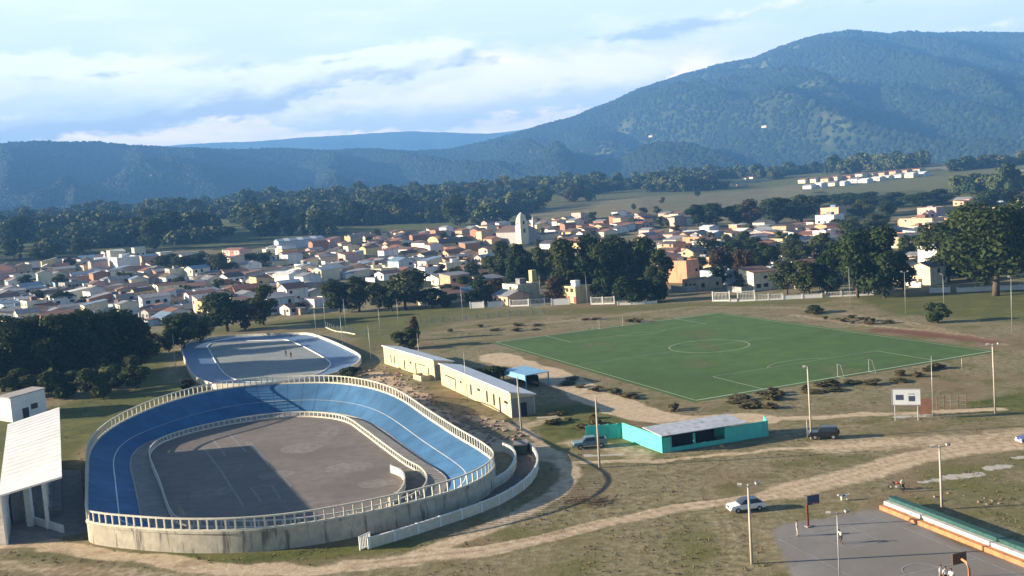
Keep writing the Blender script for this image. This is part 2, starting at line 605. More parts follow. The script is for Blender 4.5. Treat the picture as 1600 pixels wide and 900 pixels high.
patch([(-300, 640), (60, 640), (250, 598), (300, 603), (190, 655), (120, 705), (90, 760), (-100, 760)], .72)
patch([(250, 598), (-300, 630), (-300, 540), (260, 520)], .85)
patch([(250, 530), (480, 505), (560, 530), (640, 520), (760, 492), (760, 470), (450, 500), (240, 520)], .68)
patch([(560, 560), (560, 530), (640, 520), (600, 545)], .6)
patch([(620, 520), (780, 500), (780, 535), (700, 545)], .45)
patch([(830, 640), (930, 630), (975, 660), (975, 690), (880, 700), (850, 680)], .8)
patch([(690, 660), (790, 695), (770, 705), (690, 675)], .75)
patch([(1430, 735), (1600, 705), (1700, 700), (1700, 860), (1600, 830), (1480, 790)], .52)
patch([(1440, 790), (1560, 830), (1460, 782)], .5)
patch([(1330, 462), (1700, 440), (1700, 512), (1400, 492)], .70)
patch([(1500, 632), (1600, 615), (1700, 610), (1700, 645), (1540, 646)], .95)
patch([(700, 488), (1300, 466), (1300, 474), (900, 492), (700, 500)], .6)
patch([(1060, 820), (1130, 845), (1140, 900), (760, 900), (800, 880)], .40)
patch([(860, 800), (1000, 725), (1180, 712), (1240, 740), (1000, 795)], .26)
wall_px = [(145, 866), (240, 872), (330, 872), (450, 866), (560, 856), (640, 848)]
dw = pdist(JX, JY, [tuple(at(x, y)[:2]) for x, y in wall_px])
green = np.maximum(green, .9 * (1 - sstep(dw, .8, 2.6)))
# behind the town: dark undergrowth with clearings
forest = sstep(GD, 620, 900) * (.45 + .55 * sstep(fbm(GX / 60, GY / 90, 3, 44), -.05, .12))
green = np.where(GD > 850, .75, green)
dens_g = fbm(GX / 90, GY / 130, 4, 12)
forest = np.where((GD > 860) & (GD < 1850), np.minimum(forest, .15 + .85 * sstep(dens_g, -.04, .07)), forest)
fields = []
for pxs, gv in (([(815, 338), (860, 320), (1000, 308), (1120, 300), (1250, 287), (1265, 302), (1200, 318), (1080, 330), (960, 346), (830, 352)], .46),
                ([(1250, 287), (1500, 268), (1660, 250), (1660, 272), (1500, 292), (1300, 303)], .62),
                ([(268, 384), (300, 366), (380, 356), (480, 350), (540, 356), (460, 376), (380, 386)], .9),
                ([(20, 378), (120, 366), (140, 374), (40, 388)], .85),
                ([(640, 352), (740, 330), (800, 330), (720, 350)], .7),
                ([(1430, 262), (1640, 236), (1640, 250), (1500, 266)], .2)):
    pl = gpoly(pxs)
    fields.append(pl)
    f_ = inpoly(GX + 10 * w2, GY + 25 * w2, pl)
    forest = np.where(f_, 0, forest)
    green = np.where(f_, gv, green)
clear_n = fbm(GX / 260 + 3, GY / 400, 4, 77)
clearing = sstep(clear_n, .115, .19) * np.clip((GD - 1700) / 300, 0, 1) * (GX > -100)
forest = np.where(GD > 1700, 1 - .5 * clearing, forest)
green = np.where(GD > 1700, np.maximum(green, .8), green)
f0 = inpoly(GX + 10 * w2, GY + 25 * w2, fields[0])
dirt = np.where(f0, .20, dirt)
tn = (GD > 440) & (GD < 900)
forest = np.where(tn, np.maximum(forest, .85 * sstep(fbm(GX / 30, GY / 30, 3, 5), -.16, .06)), forest)
for _ in range(7):
    gpd = np.pad(green, 1, 'edge')
    green = (gpd[:-2, 1:-1] + gpd[2:, 1:-1] + gpd[1:-1, :-2] + gpd[1:-1, 2:] + green) / 5
# the court
ca, cb = np.array([38.6, 111.6]), np.array([.318, -.948])
cn = np.array([-.948, -.318])
s_ = (JX - ca[0]) * cb[0] + (JY - ca[1]) * cb[1]
n_ = (JX - ca[0]) * cn[0] + (JY - ca[1]) * cn[1]
court = sstep(s_, -2.5, 2.5) * sstep(n_, -1.5, .2) * (1 - sstep(n_ - .45 * np.clip(s_, 0, 30), 11.5, 15.5)) * (1 - sstep(s_, 33, 35))
GZ = GZ + .10 * w1 * np.clip((GD - 60) / 60, 0, 1) * (1 - court) * (GD < 470) * 0

nA, nD = GX.shape
verts = np.stack([GX, GY, GZ], -1).reshape(-1, 3)
idx = np.arange(nA * nD).reshape(nA, nD)
quads = np.stack([idx[:-1, :-1], idx[1:, :-1], idx[1:, 1:], idx[:-1, 1:]], -1).reshape(-1, 4)[:, ::-1]
attrs = dict(dirt=dirt, green=green, forest=forest, pale=pale_m, court=court, red=red, rut=rut)
fm = lambda a: a.reshape(-1)[quads].mean(1)
fD = fm(GD)
sel_hill = fD > 1850
sel_court = (fm(court) > .5) & ~sel_hill
sel_road = (fm(dirt) > .55) & ~sel_court & (fD < 420)
sel_gr = ~(sel_hill | sel_court | sel_road)

gm = bpy.data.materials.new('ground')
gm.use_nodes = True
g = NT(gm.node_tree)
gb = gm.node_tree.nodes['Principled BSDF']


def attr(n):
    o = g.n('ShaderNodeAttribute')
    o.attribute_name = n
    return o.outputs['Fac']


gp = g.n('ShaderNodeNewGeometry').outputs['Position']
n_s = g.noise(gp, .9, 6, .65)
n_m = g.noise(gp, .14, 5, .6)
n_l = g.noise(gp, .035, 5, .6, .6)
n_c = g.noise(gp, 3.2, 4, .7)
dry = g.mix(g.ss(n_s, .35, .68), (.178, .150, .084), (.30, .258, .155))
dry = g.mix(g.ss(n_l, .46, .64), dry, (.215, .158, .092))
dry = g.mix(g.m('MULTIPLY', g.ss(n_m, .52, .70), .7), dry, (.075, .066, .024))
dry = g.mix(g.m('MULTIPLY', g.ss(n_c, .58, .78), .3), dry, (.085, .070, .034))
grn = g.mix(g.ss(n_m, .35, .65), (.070, .090, .022), (.150, .148, .048))
grn = g.mix(g.m('MULTIPLY', g.ss(n_s, .5, .75), .6), grn, (.034, .050, .012))
gfac = g.ss(g.m('ADD', attr('green'), g.m('MULTIPLY', g.m('SUBTRACT', n_m, .5), 1.1)), .25, .75)
cc = g.mix(gfac, dry, grn)
dcol = g.mix(g.ss(n_s, .3, .7), (.44, .33, .21), (.60, .485, .34))
dcol = g.mix(g.m('MULTIPLY', g.ss(n_m, .5, .72), .5), dcol, (.19, .125, .075))
dcol = g.mix(g.m('MULTIPLY', attr('rut'), .75), dcol, (.20, .145, .095))
dfac = g.ss(g.m('ADD', attr('dirt'), g.m('MULTIPLY', g.m('SUBTRACT', g.m('ADD', g.m('MULTIPLY', n_s, .6), g.m('MULTIPLY', n_m, .4)), .5), 1.1)), .28, .80)
cc = g.mix(dfac, cc, dcol)
cc = g.mix(g.m('MULTIPLY', attr('red'), .8), cc, g.mix(n_s, (.13, .05, .035), (.2, .09, .06)))
cc = g.mix(g.ss(g.m('ADD', attr('pale'), g.m('MULTIPLY', g.m('SUBTRACT', n_c, .5), .5)), .3, .7), cc, g.mix(n_s, (.38, .36, .31), (.52, .49, .43)))
crt = g.mix(g.ss(n_m, .35, .68), (.200, .190, .178), (.245, .236, .224))
crt = g.mix(g.m('MULTIPLY', g.ss(n_s, .5, .75), .2), crt, (.17, .155, .14))
crt = g.mix(g.m('MULTIPLY', g.ss(n_l, .5, .62), .55), crt, (.20, .178, .152))
cc = g.mix(g.ss(g.m('ADD', attr('court'), g.m('MULTIPLY', g.m('SUBTRACT', n_s, .5), .5)), .3, .7), cc, crt)
fst = g.mix(g.ss(n_l, .35, .65), (.016, .026, .010), (.034, .046, .017))
fst = g.mix(g.m('MULTIPLY', g.ss(n_m, .48, .7), .6), fst, (.07, .08, .03))
cc = g.mix(g.ss(g.m('ADD', attr('forest'), g.m('MULTIPLY', g.m('SUBTRACT', n_l, .5), .7)), .3, .7), cc, fst)
gm.node_tree.links.new(cc, gb.inputs['Base Color'])
gb.inputs['Roughness'].default_value = .95
gb.inputs['Specular IOR Level'].default_value = .1
bump = g.n('ShaderNodeBump')
bump.inputs['Strength'].default_value = .35
bump.inputs['Distance'].default_value = .35
g.put(bump.inputs['Height'], g.m('MULTIPLY', g.m('ADD', n_s, g.m('MULTIPLY', n_c, .5)), g.m('SUBTRACT', 1., g.m('MULTIPLY', attr('court'), .85))))
gm.node_tree.links.new(bump.outputs[0], gb.inputs['Normal'])


def sheet(name, sel):
    q = quads[sel]
    used, inv = np.unique(q, return_inverse=True)
    me = bpy.data.meshes.new(name)
    v = verts[used]
    nf = len(q)
    me.vertices.add(len(v))
    me.vertices.foreach_set('co', v.astype(np.float32).ravel())
    me.loops.add(nf * 4)
    me.loops.foreach_set('vertex_index', inv.astype(np.int32).ravel())
    me.polygons.add(nf)
    me.polygons.foreach_set('loop_start', np.arange(0, nf * 4, 4, dtype=np.int32))
    me.polygons.foreach_set('use_smooth', np.ones(nf, bool))
    me.update()
    for k, a in attrs.items():
        at_ = me.attributes.new(k, 'FLOAT', 'POINT')
        at_.data.foreach_set('value', a.reshape(-1)[used].astype(np.float32))
    me.materials.append(gm)
    o = link(name, me)
    o['kind'] = 'structure'
    return o


sheet('ground', sel_gr)
sheet('dirt_road', sel_road)
sheet('basketball_court', sel_court)
sheet('hills', sel_hill)

# the pale blue range far behind
far_px = [(150, 238), (270, 227), (330, 223), (400, 221), (470, 215), (540, 211), (600, 207), (640, 205), (700, 207), (760, 209), (800, 205), (830, 200), (900, 196), (1000, 204), (1150, 216)]
fr = zrow(far_px, 8800)
fa = np.linspace(fr[0, 0] - .15, fr[-1, 0] + .1, 220)
fh = np.interp(fa, fr[:, 0], fr[:, 1])
fr_v, fr_f = [], []
for j, (D, k) in enumerate(((7350, 0.), (7750, .3), (8150, .62), (8500, .86), (8800, 1.), (9000, .9), (9300, .4))):
    for i, a in enumerate(fa):
        c_ = 1 / math.sqrt(1 + a * a)
        nz = float(fbm(np.array(a * 30.), np.array(D / 700.), 3, 5)) * 140 * math.sin(math.pi * k) + float(fbm(np.array(a * 160.), np.array(D / 300.), 3, 6)) * 9
        fr_v.append((a * c_ * D, c_ * D, max(0, fh[i] * k + nz)))
nfa = len(fa)
for j in range(6):
    for i in range(nfa - 1):
        fr_f.append((j * nfa + i, j * nfa + i + 1, (j + 1) * nfa + i + 1, (j + 1) * nfa + i))
b = MB()
b.add(fr_v, fr_f)
o = b.build('mountains', mat('far woods', (.05, .07, .03), .95, .3, .004, spec=.05), smooth=True)
o['kind'] = 'structure'

# ------------------------------------------------------------------ materials
M = dict(
    blue=mat('track blue', (.054, .148, .285), .8, .16, .30, var2=.20, spec=.15),
    line=mat('white line', (.72, .72, .70), .7, .08, 2),
    cream=mat('cream concrete', (.50, .46, .37), .9, .16, 1.2, stain=(.085, .08, .07), var2=.2),
    cream2=mat('cream railing', (.66, .62, .50), .8, .10, 2),
    white=mat('white paint', (.74, .74, .71), .7, .06, 1.5),
    conc=mat('grey concrete', (.27, .25, .23), .9, .16, .8),
    conc_d=mat('dark concrete', (.13, .115, .10), .9, .2, .8),  # dark tone for the ramp shade, also the planter soil
    pale=mat('pale concrete', (.40, .38, .35), .9, .12, .9),
    infield=mat('infield concrete', (.185, .160, .142), .9, .14, .55, var2=.22),
    rinkfl=mat('rink floor', (.25, .275, .27), .9, .10, .3, var2=.16),
    turf=mat('artificial turf', (.064, .126, .025), .9, .16, .22, var2=.22),
    tline=mat('turf line', (.36, .42, .30), .8, .1, 2),
    roofw=mat('white sheet roof', (.60, .61, .61), .55, .08, .6, spec=.4),
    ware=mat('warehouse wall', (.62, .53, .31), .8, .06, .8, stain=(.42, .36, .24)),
    ware_shade=mat('warehouse end shade', (.26, .24, .21), .85, .1, 1),
    dark=mat('dark opening', (.016, .016, .018), .7, .2, 2),
    glass=mat('window glass', (.03, .036, .045), .25, .2, 2, spec=.6),
    turq=mat('turquoise wall', (.10, .56, .47), .75, .07, .8, stain=(.08, .36, .31)),
    zinc=mat('zinc sheet', (.56, .57, .59), .5, .12, .9, metal=.3, stain=(.30, .26, .23)),
    bluesheet=mat('light blue sheet', (.20, .42, .62), .5, .1, 1),
    pole=mat('concrete pole', (.48, .43, .35), .85, .1, 2),
    steel=mat('galvanised steel', (.42, .43, .44), .5, .1, 2, metal=.4),
    orange=mat('orange paint', (.52, .22, .10), .85, .16, 2, stain=(.30, .15, .09)),
    teal=mat('green paint', (.030, .095, .088), .8, .15, 2),
    redp=mat('red paint', (.38, .06, .035), .6, .1, 2),
    brown=mat('brown board', (.13, .075, .05), .8, .1, 2),
    sign=mat('billboard face', (.68, .71, .74), .6, .04, 1),
    signd=mat('billboard print', (.05, .07, .13), .6, .05, 1),
    rust=mat('rusty sheet', (.22, .11, .07), .8, .2, 1.5),
    bark=mat('bark', (.10, .075, .05), .95, .25, 3),
    rubble=mat('rubble', (.30, .21, .16), .95, .35, 1.2),
    carblue=mat('dark blue car paint', (.018, .030, .085), .3, .05, 1, spec=.6),
    carwhite=mat('white car paint', (.76, .76, .75), .3, .03, 1, spec=.6),
    cardark=mat('black car paint', (.015, .016, .02), .3, .05, 1, spec=.6),
    carteal=mat('green grey car paint', (.12, .22, .24), .35, .05, 1, spec=.6),
    carblue2=mat('mid blue car paint', (.06, .085, .26), .3, .05, 1, spec=.6),
    tyre=mat('tyre rubber', (.018, .018, .018), .9, .1, 3),
    lamp=mat('headlight glass', (.75, .75, .70), .2, .03, 2, spec=.8),
    skin=mat('skin', (.33, .19, .12), .7, .05, 3),
    hair=mat('dark hair', (.015, .012, .010), .8, .1, 3),
    shirtc=mat('cream shirt', (.72, .64, .46), .85, .05, 3),
    shirtw=mat('white shirt', (.76, .75, .72), .85, .05, 3),
    clothd=mat('dark clothes', (.022, .024, .03), .9, .1, 3),
    clothb=mat('grey trousers', (.24, .23, .22), .9, .1, 3),
)

# ------------------------------------------------------------------ velodrome
rim_c = [(-53.5, 121), (-56, 127), (-62.5, 143), (-69, 160), (-71.8, 174), (-71.5, 187), (-69, 198), (-64, 206.5), (-56.5, 210.0), (-47, 209.3), (-38, 205.8),
         (-31, 199), (-25.5, 190.5), (-21, 180.5), (-15.6, 165.2), (-10.6, 151.5), (-6, 139.7), (-4.3, 133), (-5.3, 127.5), (-8.5, 122.5),
         (-13.5, 118.5), (-19.5, 115.3), (-26, 113), (-32.5, 112.5), (-40, 114), (-47, 116.8), (-51.3, 119)]
fen_c = [(-46, 128), (-52.9, 144), (-59.5, 159), (-62, 167), (-61.8, 174), (-57.6, 180.6), (-50.6, 185.2), (-43.2, 186.6), (-37, 184.3), (-31.4, 178.7),
         (-27, 168.9), (-21.8, 156), (-17.5, 145.6), (-14.5, 139.3), (-13.3, 133), (-14.6, 127), (-20, 122.5), (-28, 120.2), (-36, 121.2), (-43, 123.8)]
VC, AXL = np.array([-38., 158.]), np.array([-.31, .951])
AXW = np.array([.951, .31])


def ang_resample(pts, n, phase=0.):
    d = pts - VC
    th = np.unwrap(np.arctan2(d @ AXL / 47., d @ AXW / 23.))
    if th[-1] < th[0]:
        th, d = th[::-1], d[::-1]
    th3 = np.r_[th - 2 * np.pi, th, th + 2 * np.pi]
    q = np.linspace(-np.pi, np.pi, n, endpoint=False)
    P3 = np.vstack([d, d, d])
    k = np.argsort(th3)
    return np.stack([np.interp(q, th3[k], P3[k, i]) for i in (0, 1)], 1) + VC


NV = 260
rim0 = ang_resample(spline(rim_c, 900), NV)
fen = ang_resample(spline(fen_c, 900), NV)
rz = 2.5 + .35 * sstep(-rim0[:, 0], 58, 68) + 1.7 * sstep(rim0[:, 1], 165, 200)
rim = rim0 * ((H - rz) / (H - 2.5))[:, None]
velo = empty('velodrome', (-38, 158, 0), label='oval concrete cycling track with banked blue surface and white railings', cat='velodrome')
VO = np.array([-38, 158, 0.])


def vel(name, mb, mats, smooth=False):
    mb.v = [tuple(np.array(p) - VO) for p in mb.v]
    return mb.build(name, mats, velo, smooth)


def loft(rows, closed=True, mi=0):
    b_ = MB()
    n = len(rows[0])
    vs = [tuple(p) for r_ in rows for p in r_]
    fs = []
    for j in range(len(rows) - 1):
        for i in range(n if closed else n - 1):
            k = (i + 1) % n
            fs.append((j * n + i, j * n + k, (j + 1) * n + k, (j + 1) * n + i))
    return b_.add(vs, fs, mi)


def r3(xy, z):
    z = np.full(len(xy), z) if np.isscalar(z) else z
    return np.c_[xy, z]


def mixp(t):
    return rim * (1 - t) + fen * t


def bank(t):           # 0 at the rim, .64 at the inner edge
    return np.clip(1 - t / .64, 0, 1) ** 1.06 * (rz - .12) + .12


ts = np.linspace(0.0, .64, 12)
trk = loft([r3(mixp(t), bank(t)) for t in ts])
for k in range(0, NV, 5):
    tq = np.linspace(.01, .625, 9)
    d = rim[(k + 1) % NV] - rim[k]
    d = d / np.linalg.norm(d) * .035
    P_ = [(*(rim[k] * (1 - t) + fen[k] * t), bank(t)[k] + .012) for t in tq]
    vs = [(p_[0] - d[0], p_[1] - d[1], p_[2]) for p_ in P_] + [(p_[0] + d[0], p_[1] + d[1], p_[2]) for p_ in P_]
    trk.add(vs, [(i, i + 1, i + 10, i + 9) for i in range(8)], 1)
vel('track', trk, [M['blue'], mat('joint sealant', (.022, .055, .11), .9, .1, 2)], True)
dn = fen - rim
dn = dn / np.linalg.norm(dn, axis=1)[:, None]
c0 = mixp(.37)
vel('lane_line', loft([r3(c0 - dn * .10, bank(.37) + .035), r3(c0 + dn * .10, bank(.37) + .02)]), M['line'])
vel('apron', loft([r3(mixp(.64), .118), r3(mixp(.645), .112), r3(mixp(1.03), .06)]), M['conc'])
kb = loft([r3(mixp(.632), .16), r3(mixp(.632) + dn * .0, .22), r3(mixp(.632) + dn * .25, .22), r3(mixp(.632) + dn * .25, .10)])
vel('kerb', kb, M['pale'])
out = rim - dn * .45
vel('outer_wall', loft([r3(rim, rz - .05), r3(rim, rz + .06), r3(out, rz + .06), r3(out, rz - .22), r3(out + dn * .12, rz - .22), r3(out + dn * .12, -.3)]), M['cream'])
# railing on the rim: bottom beam, top rail, posts
rl = rim - dn * .22
rail = vel('outer_railing', MB(), M['cream2'])


def band(line, z0, z1, t):
    n_in, n_out = line + dn * t / 2, line - dn * t / 2
    return loft([r3(n_in, z0), r3(n_in, z1), r3(n_out, z1), r3(n_out, z0), r3(n_in, z0)])


ra = band(rl, rz + 1.42, rz + 1.60, .20)
ra2 = band(rl, rz + .06, rz + .26, .22)
mb = MB()
mb.add(ra.v, ra.f)
mb.add(ra2.v, ra2.f)
mb.v = [tuple(np.array(p) - VO) for p in mb.v]
rail.data = mb.mesh('outer_railing', M['cream2'])
Lr = np.r_[0, np.cumsum(np.linalg.norm(np.diff(np.vstack([rl, rl[:1]]), axis=0), axis=1))]
npost = int(Lr[-1] / 1.12)
post_pts = []
for k in range(npost):
    s1 = k * Lr[-1] / npost
    i = int(np.clip(np.searchsorted(Lr, s1) - 1, 0, NV - 1))
    t = (s1 - Lr[i]) / (Lr[i + 1] - Lr[i])
    p = rl[i] * (1 - t) + rl[(i + 1) % NV] * t
    d = rl[(i + 1) % NV] - rl[i]
    post_pts.append((p[0], p[1], rz[i] * (1 - t) + rz[(i + 1) % NV] * t, math.atan2(d[1], d[0])))
post_pts.sort(key=lambda p: math.hypot(p[0], p[1]))
pme = MB().box(-.085, -.07, .24, .085, .07, 1.44).mesh('post', M['cream2'])
for p in post_pts[:98]:
    q = link('post', pme, rail)
    q.location = (p[0] - VO[0], p[1] - VO[1], p[2])
    q.rotation_euler.z = p[3]
mb = MB()
for p in post_pts[98:]:
    mb.box(-.085, -.07, .24, .085, .07, 1.44, 0, p[3], (p[0] - VO[0], p[1] - VO[1], p[2]))
o = mb.build('post', M['cream2'], rail)
o['kind'] = 'stuff'
# inner balustrade
inner = vel('inner_railing', MB(), M['cream2'])
mb = MB()
gap = [k for k in range(NV) if 124 < fen[k, 1] < 137 and fen[k, 0] > -18]
for z0, z1, t in ((.0, .30, .22), (.95, 1.12, .18)):
    bb = band(fen, z0, z1, t)
    mb.add(bb.v, bb.f)
mb.v = [tuple(np.array(p) - VO) for p in mb.v]
inner.data = mb.mesh('inner_railing', M['cream2'])
Lf = np.r_[0, np.cumsum(np.linalg.norm(np.diff(np.vstack([fen, fen[:1]]), axis=0), axis=1))]
ipts = []
nip = int(Lf[-1] / 1.0)
for k in range(nip):
    s1 = k * Lf[-1] / nip
    i = int(np.clip(np.searchsorted(Lf, s1) - 1, 0, NV - 1))
    t = (s1 - Lf[i]) / (Lf[i + 1] - Lf[i])
    p = fen[i] * (1 - t) + fen[(i + 1) % NV] * t
    d = fen[(i + 1) % NV] - fen[i]
    ipts.append((p[0], p[1], math.atan2(d[1], d[0])))
ipts.sort(key=lambda p: -1000.0 * float(p[1] > 127) + math.hypot(p[0], p[1]))
ime = MB().box(-.09, -.06, .28, .09, .06, .97).mesh('baluster', M['cream2'])
for p in ipts[:98]:
    q = link('baluster', ime, inner)
    q.location = (p[0] - VO[0], p[1] - VO[1], 0)
    q.rotation_euler.z = p[2]
mb = MB()
for p in ipts[98:]:
    mb.box(-.09, -.06, .28, .09, .06, .97, 0, p[2], (p[0] - VO[0], p[1] - VO[1], 0))
o = mb.build('baluster', M['cream2'], inner)
o['kind'] = 'stuff'
# infield slab
mb = MB()
fi = mixp(.99)
mb.add([(*p, .07) for p in fi], [tuple(range(NV))])
o = mb.build('infield', M['infield'])
o['kind'] = 'structure'
# worn painted courts and pale repairs on the infield
mb = MB()


def pxline(mb_, p, q, wd, z):
    a, c_ = at(*p, z)[:2], at(*q, z)[:2]
    d = (c_ - a) / np.linalg.norm(c_ - a)
    n = np.array([-d[1], d[0]]) * wd / 2
    mb_.add([(*(a - n), z), (*(c_ - n), z), (*(c_ + n), z), (*(a + n), z)], [(0, 1, 2, 3)])


for p, q in (((332, 685), (352, 712)), ((358, 678), (384, 705)), ((384, 690), (430, 735)), ((318, 700), (345, 735)), ((345, 735), (380, 790)), ((390, 690), (455, 760))):
    pxline(mb, p, q, .35, .085)
for p, q in (((392, 762), (424, 758)), ((424, 758), (438, 779)), ((438, 779), (408, 784)), ((408, 784), (392, 762)), ((398, 771), (430, 768))):
    pxline(mb, p, q, .28, .089)
o = mb.build('infield_marking', mat('worn white line', (.25, .235, .215), .9, .2, 1.2))
o['kind'] = 'structure'
mb = MB()
for cx, cy, rx, ry in ((512, 680, 1.5, 5.5), (545, 730, 3.2, 2.6), (430, 742, 2.4, 2.0), (330, 770, 2.5, 2.5), (590, 755, 2.5, 2.), (470, 700, 3., 3.)):
    p = at(cx, cy, .08)
    ring = [(p[0] + rx * math.cos(t) * (1 + .3 * random.random()), p[1] + ry * math.sin(t) * (1 + .3 * random.random()), .080) for t in np.linspace(0, 2 * math.pi, 16, endpoint=False)]
    mb.add(ring, [tuple(range(16))])
o = mb.build('infield_patch', mat('pale screed', (.215, .19, .17), .9, .2, .9))
o['kind'] = 'structure'
# short curved wall in the infield
arc = spline([tuple(at(x, y)[:2]) for x, y in ((611, 739), (627, 746), (633, 757), (631, 770), (622, 782), (608, 792))], 18, False)
t_ = empty('curved_wall', (*arc[6], 0), label='short curved white wall in the infield beside the tunnel ramp', cat='wall')
mb = MB()
for a, c_ in zip(arc[:-1], arc[1:]):
    mb.seg(a - arc[6], c_ - arc[6], .18, 0, 1.15)
mb.build('wall_panel', M['cream2'], t_)
mb = MB()
for a in arc[::3]:
    mb.box(-.13, -.13, 0, .13, .13, 1.27, 0, 0, (*(a - arc[6]), 0))
mb.build('pilaster', M['white'], t_)
# tunnel ramp floor in the infield
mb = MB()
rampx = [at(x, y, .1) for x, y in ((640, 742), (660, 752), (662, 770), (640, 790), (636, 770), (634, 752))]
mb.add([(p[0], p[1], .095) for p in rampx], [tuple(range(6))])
o = mb.build('ramp_floor', M['conc_d'])  # floor colour darkened to stand for the shade in the ramp
o['kind'] = 'structure'


def curved_wall(name, pxs, h, n, label, cat, post_gap=3, gate=False, mats=('cream2', 'white')):
    c_ = spline([tuple(at(x, y)[:2]) for x, y in pxs], n, False)
    o_ = c_[0]
    t = empty(name, (*o_, 0), label=label, cat=cat)
    m1_ = MB()
    for a, b_ in zip(c_[:-1], c_[1:]):
        m1_.seg(a - o_, b_ - o_, .20, 0, h)
    m1_.build('wall_panel', M[mats[0]], t)
    pm = MB().box(-.16, -.16, 0, .16, .16, h + .14).mesh('post', M[mats[1]])
    for k in range(0, n, post_gap):
        q_ = link('post', pm, t)
        d = c_[min(k + 1, n - 1)] - c_[max(k - 1, 0)]
        q_.location = (*(c_[k] - o_), 0)
        q_.rotation_euler.z = math.atan2(d[1], d[0])
    m2_ = MB()
    for a, b_ in zip(c_[:-1], c_[1:]):
        m2_.seg(a - o_, b_ - o_, .26, h + .002, h + .10)
    m2_.build('coping', M[mats[1]], t)
    return t, c_


tw, c_out = curved_wall('ramp_wall', [(577, 857), (628, 842), (690, 822), (745, 803), (787, 785), (824, 760), (840, 735), (836, 714), (822, 700)], 1.15, 46,
                        'long low white wall curving along the outer side of the sunken ramp', 'wall')
tw2, c_in = curved_wall('ramp_wall', [(735, 778), (755, 770), (778, 760), (798, 745), (806, 725), (800, 712), (788, 706)], 1.25, 22,
                        'short white wall curving between the blue track and the outer ramp wall', 'wall')
# gate panel at the near end of the ramp wall
p = at(571, 856)
t_ = empty('gate_panel', p, .95, label='small white slatted gate panel standing at the near end of the ramp wall', cat='gate')
mb = MB()
for z0, z1, x0, x1 in ((0, .12, -.9, .9), (1.45, 1.57, -.9, .9), (.122, 1.448, -.9, -.75), (.122, 1.448, .75, .9)):
    mb.box(x0, -.06, z0, x1, .06, z1)
mb.build('gate_frame', M['white'], t_)
mb = MB()
for k in range(6):
    mb.box(-.66 + k * .25, -.03, .122, -.56 + k * .25, .03, 1.448)
mb.build('slat_panel', M['white'], t_)
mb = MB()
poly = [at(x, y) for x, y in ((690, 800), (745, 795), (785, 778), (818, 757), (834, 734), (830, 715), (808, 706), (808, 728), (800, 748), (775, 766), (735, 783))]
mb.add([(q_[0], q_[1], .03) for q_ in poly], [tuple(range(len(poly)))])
o = mb.build('ramp_path', M['conc_d'])  # shade between the ramp walls is put into this dark colour
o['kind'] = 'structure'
a, c_ = at(803, 712), at(824, 711)
t_ = empty('tunnel_hood', a, math.atan2(c_[1] - a[1], c_[0] - a[0]), label='dark green box hood at the top of the curved ramp', cat='hut')
mb = MB()
mb.box(0, 0, 0, 2.0, .15, 1.5).box(0, 2.3, 0, 2.0, 2.45, 1.5).box(0, .152, 0, .15, 2.298, 1.5)
mb.build('wall', mat('dark green wall', (.05, .075, .055), .8, .2, 1), t_)
MB().box(-.1, -.1, 1.503, 2.1, 2.55, 1.62).build('roof', M['conc'], t_)

# ------------------------------------------------------------------ second skating rink behind it
ro = spline([tuple(at(x, y)[:2]) for x, y in ((284, 551), (300, 590), (330, 606), (352, 608), (420, 606), (480, 599), (530, 588), (556, 576), (563, 562), (535, 546), (505, 533), (480, 526), (440, 526.5), (390, 528), (340, 531.5), (300, 538), (286, 544))], 120)
rc = ro.mean(0)
rink = empty('skating_rink', (*rc, 0), label='small roller skating rink with pale blue lane and low cream wall behind the velodrome', cat='skating rink')
q = ro - rc
rn = np.roll(q, -1, 0) - np.roll(q, 1, 0)
rn = np.stack([-rn[:, 1], rn[:, 0]], 1)
rn /= np.linalg.norm(rn, axis=1)[:, None]
if ((q + rn) ** 2).sum() > (q ** 2).sum(): rn = -rn
rq = lambda off: q + rn * off
loft([r3(rq(.15), .55), r3(rq(3), .25), r3(rq(7.5), .06)]).build('track', mat('pale blue lane', (.105, .185, .31), .6, .1, .4, var2=.2), rink, True)
mb = MB()
fl = rq(7.5)
mb.add([(*p_, .055) for p_ in fl], [tuple(range(120))])
mb.build('floor', M['rinkfl'], rink)
loft([r3(rq(7.4), .05), r3(rq(7.4), .26), r3(rq(7.65), .26), r3(rq(7.65), .05)]).build('kerb', M['white'], rink)
loft([r3(rq(.15), -.2), r3(rq(.15), 1.25), r3(rq(-.1), 1.25), r3(rq(-.1), -.2)]).build('perimeter_wall', M['cream2'], rink)

# ------------------------------------------------------------------ football pitch
cxp, cyp, thp, Lp, Wp = 44.59, 233.10, -1.1932, 97.6, 68.7
e1 = np.array([math.cos(thp), math.sin(thp)])
e2 = np.array([-math.sin(thp), math.cos(thp)])
PC = np.array([cxp, cyp])
pp = lambda u, v, z: (*(PC + e1 * u + e2 * v), z)
mb = MB()
mb.add([pp(-Lp / 2 - 1.2, -Wp / 2 - 1.2, .03), pp(Lp / 2 + 1.2, -Wp / 2 - 1.2, .03), pp(Lp / 2 + 1.2, Wp / 2 + 1.2, .03), pp(-Lp / 2 - 1.2, Wp / 2 + 1.2, .03)], [(0, 1, 2, 3)])
o = mb.build('football_pitch', M['turf'])
o['kind'] = 'structure'
mb = MB()
mbe = MB()


def ln(u0, v0, u1, v1, wd=.30, z=.05, m_=None):
    d = np.array([u1 - u0, v1 - v0])
    L_ = np.linalg.norm(d)
    n = np.array([-d[1], d[0]]) / L_ * wd / 2
    (mb if m_ is None else m_).add([pp(u0 - n[0], v0 - n[1], z), pp(u1 - n[0], v1 - n[1], z), pp(u1 + n[0], v1 + n[1], z), pp(u0 + n[0], v0 + n[1], z)], [(0, 1, 2, 3)])


